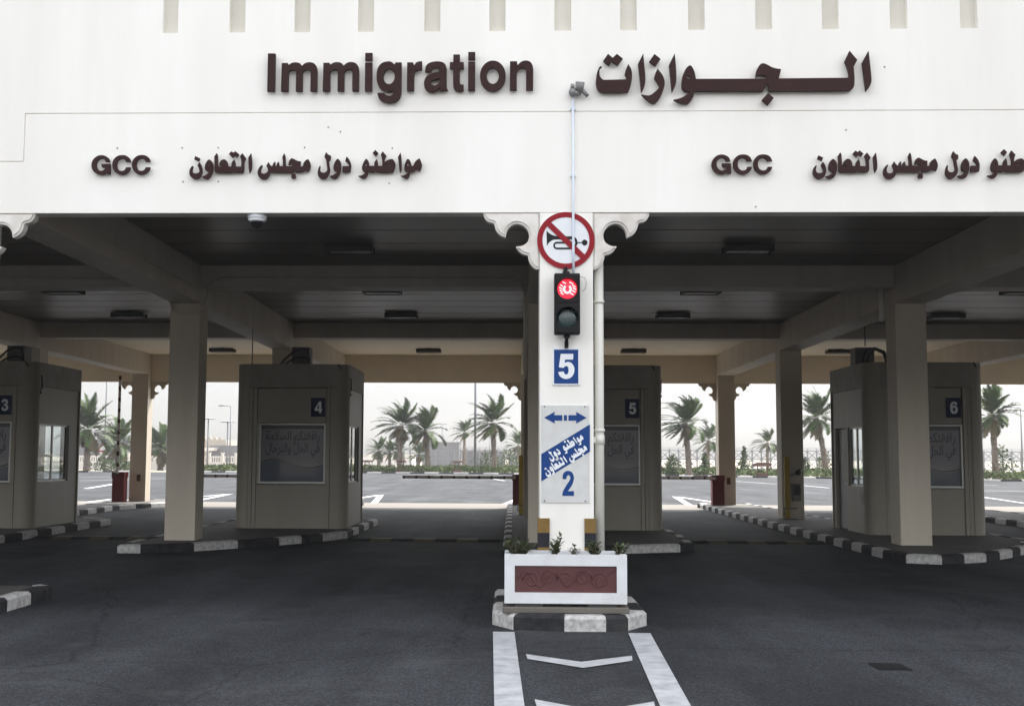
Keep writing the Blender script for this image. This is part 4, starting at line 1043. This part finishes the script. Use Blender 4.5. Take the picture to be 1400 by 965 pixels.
palm(27.7, 170, 4.4, 2.9, 'small windy palm left of the far square column', 17, 34, .1, 1.5, 2)
palm(37.8, 178, 4.2, 2.6, 'small windy palm right of the far square column', 18, 34, 0, 1.3, 2)
palm(.8, 178, 3.6, 2.6, 'small palm showing beside the white middle column', 19, 30, 0, .8, 2)

rnd = random.Random(33)
def bush(x, y, rx, h, lab, seed, n=420, cone=False):
    rr = random.Random(seed); t = thing('bush', lab, 'bush', (x, y, 0), 'bushes beyond the road')
    st = MB()
    for k in range(5): a = rr.uniform(0, 6.28); st.cyl((0, 0, 0), (.4*rx*math.cos(a), .4*rx*math.sin(a), h*.6), .05, .02, 6)
    st.build('stem', M['trunk'], t)
    lf = MB()
    for k in range(n):
        u = rr.random(); a = rr.uniform(0, 6.28); q = rx*math.sqrt(rr.random())*((1.05-u) if cone else math.sin(math.pi*(.18+.8*u))**.6)*(1+.25*math.sin(3*a+seed))
        p = Vector((q*math.cos(a), q*math.sin(a), .1+h*u*(1+.12*math.sin(5*a))))
        d = Vector((rr.uniform(-1, 1), rr.uniform(-1, 1), rr.uniform(-.3, 1))).normalized()*.24; w = d.orthogonal().normalized()*.1
        lf.poly([p, p+d*.5+w, p+d, p+d*.5-w])
    lf.build('leaves', M['bush'], t)
bush(15.9, 119, .75, 1.9, 'rounded small bush left of the wind blown palm', 1)
bush(18.9, 118, .85, 2.0, 'pointed small bush right of the wind blown palm', 2, cone=True)
bush(22.4, 116, 1.0, 2.5, 'pointed bush left of the brown garden stand', 3, cone=True)
bush(28.3, 117, .8, 1.7, 'rounded bush left of the palm with the curving trunk', 4)
bush(-2.9, 140, 1.6, 2.2, 'dark round bush just left of the palm beside the light pole', 5)
bush(-.6, 141, 1.7, 2.3, 'greyish wide bush just right of the palm beside the light pole', 6)
bush(2.0, 142, 1.1, 1.9, 'greyish bush by the white middle column', 7)
bush(31.6, 122, .9, 2.2, 'bush at the foot of the palm left of booth 6', 8)
bush(43.4, 107, 1.1, 2.7, 'bush beside the palm at the right edge', 9)
bush(-44.6, 129.5, 1.5, 1.3, 'low shrub at the foot of the drooping palm', 10)
bush(-42.6, 131, 1.6, .9, 'low shrub in front of the white boundary wall', 11)

gc = MB()
for k in range(26000):                                         # planted strip behind the far kerb
    x = rnd.uniform(-36, 95)
    yk = 130.2 if x < -8 else 130.2-(x+8)*.37 if x < 5 else 126.2-(x-5)*.735 if x < 20 else 115.2-(x-20)*.82 if x < 37 else 101-(x-37)*.35 if x < 60 else 93-(x-60)*.06
    y = yk+.4+rnd.random()**1.5*13
    lump = .55+.45*math.sin(x*.9+math.sin(y*.7)*1.5)*math.sin(y*.8+x*.3)
    z = rnd.uniform(.02, .68)*(.5+.5*lump)+.05
    p = Vector((x, y, z)); d = Vector((rnd.uniform(-1, 1), rnd.uniform(-1, .4), rnd.uniform(.1, 1))).normalized()*rnd.uniform(.25, .5); w = d.orthogonal().normalized()*.13
    gc.poly([p, p+d*.5+w, p+d, p+d*.5-w])
o = gc.build('ground_cover', M['cover'], kind='stuff')

def ornament(x, y, lab):
    t = thing('garden_ornament', lab, 'garden ornament', (x, y, .1), 'brown garden ornaments along the verge')
    m = MB(); m.box(-.45, .45, -.3, .3, 0, .35); m.build('base', M['brown'], t)
    for dx in (-.22, .24):
        m = MB(); m.cyl((dx, 0, .35), (dx, 0, 1.15), .06, .05, 8); m.build('stem', M['brown'], t)
        m = MB()
        for k in range(9):
            a = 2*math.pi*k/9; m.tube([(dx, 0, 1.2), (dx+.25*math.cos(a), .25*math.sin(a), 1.28), (dx+.42*math.cos(a), .42*math.sin(a), 1.02)], [.06, .05, .01], 5)
        m.build('cap', M['brown'], t)
ornament(-16.1, 131.2, 'brown ornament with two drooping caps right of booth 4, leftmost of three')
ornament(-12.3, 130.9, 'brown ornament with two drooping caps between the tall palms')
ornament(-6.1, 130.0, 'brown ornament with two drooping caps left of the thick light pole')
t = thing('garden_stand', 'brown wooden stand with a curved roof among the bushes', 'garden stand', (23.4, 112.5, .1))
m = MB(); m.prism([(-.8, .95), (-.95, 1.15), (-.5, 1.3), (.4, 1.3), (.85, 1.2), (.75, .95)], -.3, .3, None, 'Y'); m.build('top', M['brown'], t)
for x in (-.5, .5): m = MB(); m.cyl((x, 0, 0), (x*.9, 0, .95), .06, .05, 6); m.build('leg', M['brown'], t)
m = MB(); m.box(-.5, .5, -.3, .3, 0, .3); m.build('base', M['brown'], t)

def pole(x, y, h, r, lab, head='none', name='light_pole', group='lamp posts'):
    t = thing(name, lab, 'lamp post', (x, y, 0), group)
    m = MB(); m.cyl((0, 0, 0), (0, 0, h), r, r*.6, 10); m.build('pole', M['steel'], t)
    if head == 'mast':
        m = MB(); m.cyl((0, 0, h-.05), (0, 0, h+.12), 1.0, .5, 14); m.build('lamp_crown', M['steel'], t)
    elif head == 'arm':
        m = MB(); m.tube([(0, 0, h), (-.6, 0, h+.1), (-1.0, 0, h+.1)], .05, 6); m.box(-1.5, -.9, -.15, .15, h+.04, h+.18); m.build('lamp_head', M['steel'], t)
    elif head == 'twin':
        m = MB(); m.box(-.8, .8, -.08, .08, h, h+.1); m.box(-1.1, -.6, -.15, .15, h-.02, h+.12); m.box(.6, 1.1, -.15, .15, h-.02, h+.12); m.build('lamp_head', M['steel'], t)
    return t
pole(-4.3, 136, 15, .17, 'thick grey light pole rising out of view between the palms', 'arm')
pole(-38.7, 150, 6.5, .12, 'left one of two disc topped lamp masts beside booth 4', 'mast')
pole(-36.2, 150, 6.1, .12, 'right one of two disc topped lamp masts beside booth 4', 'mast')
pole(-34.9, 146, 7.9, .10, 'slim lamp post with an arm against the left edge of booth 4', 'arm')
pole(-48.8, 141, 13, .11, 'tall slim pole behind the drooping palm at the left', 'arm')
pole(49.8, 118, 6.8, .09, 'slim blue grey lamp post at the right picture edge', 'arm')
for i, (x, h) in enumerate(((-26, 9.5), (-21.0, 10.4), (-17.8, 10.2), (-14.0, 9.3), (-9.5, 10.0), (-5.8, 8.4), (-1.5, 7.2), (-31, 9.0))):
    pole(x, 300, h, .13, 'faint distant lamp post on the horizon above the fence', 'twin', 'distant_lamp_post', 'faint lamp posts on the horizon')

def fence(x0, x1, y, h, pitch, lab, brace=True, wires=True):
    t = thing('security_fence', lab, 'fence', (0, y, 0)); n = int((x1-x0)/pitch)
    for i in range(n+1):
        x = x0+i*pitch; m = MB(); m.box(x-.1, x+.1, -.1, .1, 0, h); m.tube([(x, 0, h), (x, -.25, h+.4)], .04, 5); m.build('post', M['steel'], t)
    m = MB()
    for z in (.25, h*.55, h-.06): m.box(x0, x1, -.05, .05, z-.06, z+.06)
    m.build('rail', M['steel'], t)
    if brace:
        m = MB()
        for i in range(n):
            a = x0+i*pitch
            for s, e in (((a, .06, h*.56), (a+pitch, .06, h-.08)), ((a, -.06, h-.08), (a+pitch, -.06, h*.56)), ((a, .06, .28), (a+pitch, .06, h*.54)), ((a, -.06, h*.54), (a+pitch, -.06, .28))): m.tube([s, e], .06, 5)
        m.build('cross_bracing', M['steel'], t)
    if wires:
        m = MB()
        for z in (h+.12, h+.26, h+.4): m.tube([(x0, -.12-(z-h)*.3, z), (x1, -.12-(z-h)*.3, z)], .018, 4)
        m.build('barbed_wire', M['steel'], t)
fence(13, 96, 186, 3.1, 1.42, 'long cross braced security fence right of the middle column')
fence(-17, 12.5, 186, 3.0, .98, 'dense upright security fence behind the three tall palms', False)

t = thing('boundary_wall', 'low white boundary wall with pillars beyond the left road', 'wall', (-62, 153, 0))
for i in range(18):
    m = MB(); m.box(i*1.75-.16, i*1.75+.16, -.2, .2, 0, 2.15); m.box(i*1.75-.22, i*1.75+.22, -.24, .24, 2.15, 2.25); m.build('pillar', M['wallwhite'], t)
m = MB(); m.box(0, 30, -.1, .1, 0, 1.05); m.box(0, 30, -.08, .08, 1.6, 1.8)
for i in range(17):
    for k in range(1, 6): x = i*1.75+k*.29; m.box(x-.05, x+.05, -.05, .05, 1.05, 1.6)
m.build('panel', M['wallwhite'], t)
def crenel(name, lab, x0, x1, y, dep, h, mat, wins=0):
    t = thing(name, lab, 'building', (0, y, 0)); m = MB(); m.box(x0, x1, 0, dep, 0, h); m.build('wall', M[mat], t)
    m = MB(); n = int((x1-x0)/.9)
    for i in range(n): m.prism([(x0+i*.9, h), (x0+i*.9+.6, h), (x0+i*.9+.5, h+.35), (x0+i*.9+.3, h+.5), (x0+i*.9+.1, h+.35)], 0, .3, None, 'Y')
    m.build('battlement', M[mat], t)
    for i in range(wins):
        x = x0+(i+.5)*(x1-x0)/wins; w = MB(); w.box(x-.4, x+.4, -.04, -.003, 1.0, 2.2); w.build('window', M['dark'], t)
crenel('crenellated_building', 'grey crenellated building left of the near left column', -76, -54, 205, 12, 4.6, 'greywall', 0)
crenel('crenellated_building', 'tan crenellated building between the near left column and booth 4', -57, -48.5, 200, 8, 4.6, 'tan', 3)
t = thing('low_building', 'low grey building under the disc topped lamp masts', 'building', (0, 195, 0))
m = MB(); m.box(-50, -44.4, 0, 9, 0, 3.6); m.build('wall', M['greywall'], t)
m = MB(); m.prism([(-53, 3.2), (-48.5, 3.2), (-48.8, 2.7), (-53, 2.6)], -2.2, -.01, None, 'Y'); m.build('awning', M['wallwhite'], t)
t = thing('warning_sign', 'small triangular road sign by the white boundary wall', 'sign', (-47.6, 137, 0))
m = MB(); m.cyl((0, 0, 0), (0, 0, 2.2), .05, .05, 6); m.build('post', M['steel'], t)
m = MB(); m.prism([(-.75, 2.2), (.75, 2.2), (0, 3.4)], -.05, -.02, M['red'], 'Y'); m.prism([(-.45, 2.38), (.45, 2.38), (0, 3.1)], -.06, -.051, M['signwhite'], 'Y'); m.build('triangle', None, t)
def block(name, lab, x0, x1, y, dep, h, wins, mat='greywall'):
    t = thing(name, lab, 'building', (0, y, 0)); m = MB(); m.box(x0, x1, 0, dep, 0, h); m.build('wall', M[mat], t)
    m = MB(); m.box(x0-.1, x1+.1, -.1, dep+.1, h, h+.25); m.build('roof', M[mat], t)
    for i in range(wins):
        x = x0+(i+.5)*(x1-x0)/wins; w = MB(); w.box(x-.8, x+.8, -.05, -.003, 1.2, 2.3); w.build('window', M['dark'], t)
block('distant_building', 'tall grey block behind the fence and middle palm', -17.8, -10.6, 235, 10, 4.6, 0)
block('distant_building', 'long low grey block behind the fence, left of the light pole', -10.3, -1.5, 240, 10, 2.9, 0)
block('distant_building', 'low grey block behind the fence, right of the light pole', -.9, 6, 245, 10, 2.4, 0)
block('distant_building', 'pale flat building on the horizon left of the tall palms', -46, -22, 260, 12, 2.2, 5, 'wallwhite')

# ------------------------------------------------------------------ haze round the scene
hz = MB(); hz.box(-260, 260, -60, 325, -1.01, 32)
m_, n_, l_, b_ = nodes_of('haze_air'); n_.remove(b_)
pv = n_.new('ShaderNodeVolumePrincipled'); pv.inputs['Color'].default_value = (.92, .94, 1, 1); pv.inputs['Density'].default_value = .00032
l_.new(pv.outputs['Volume'], n_['Material Output'].inputs['Volume'])
o = hz.build('haze', m_, kind='stuff')
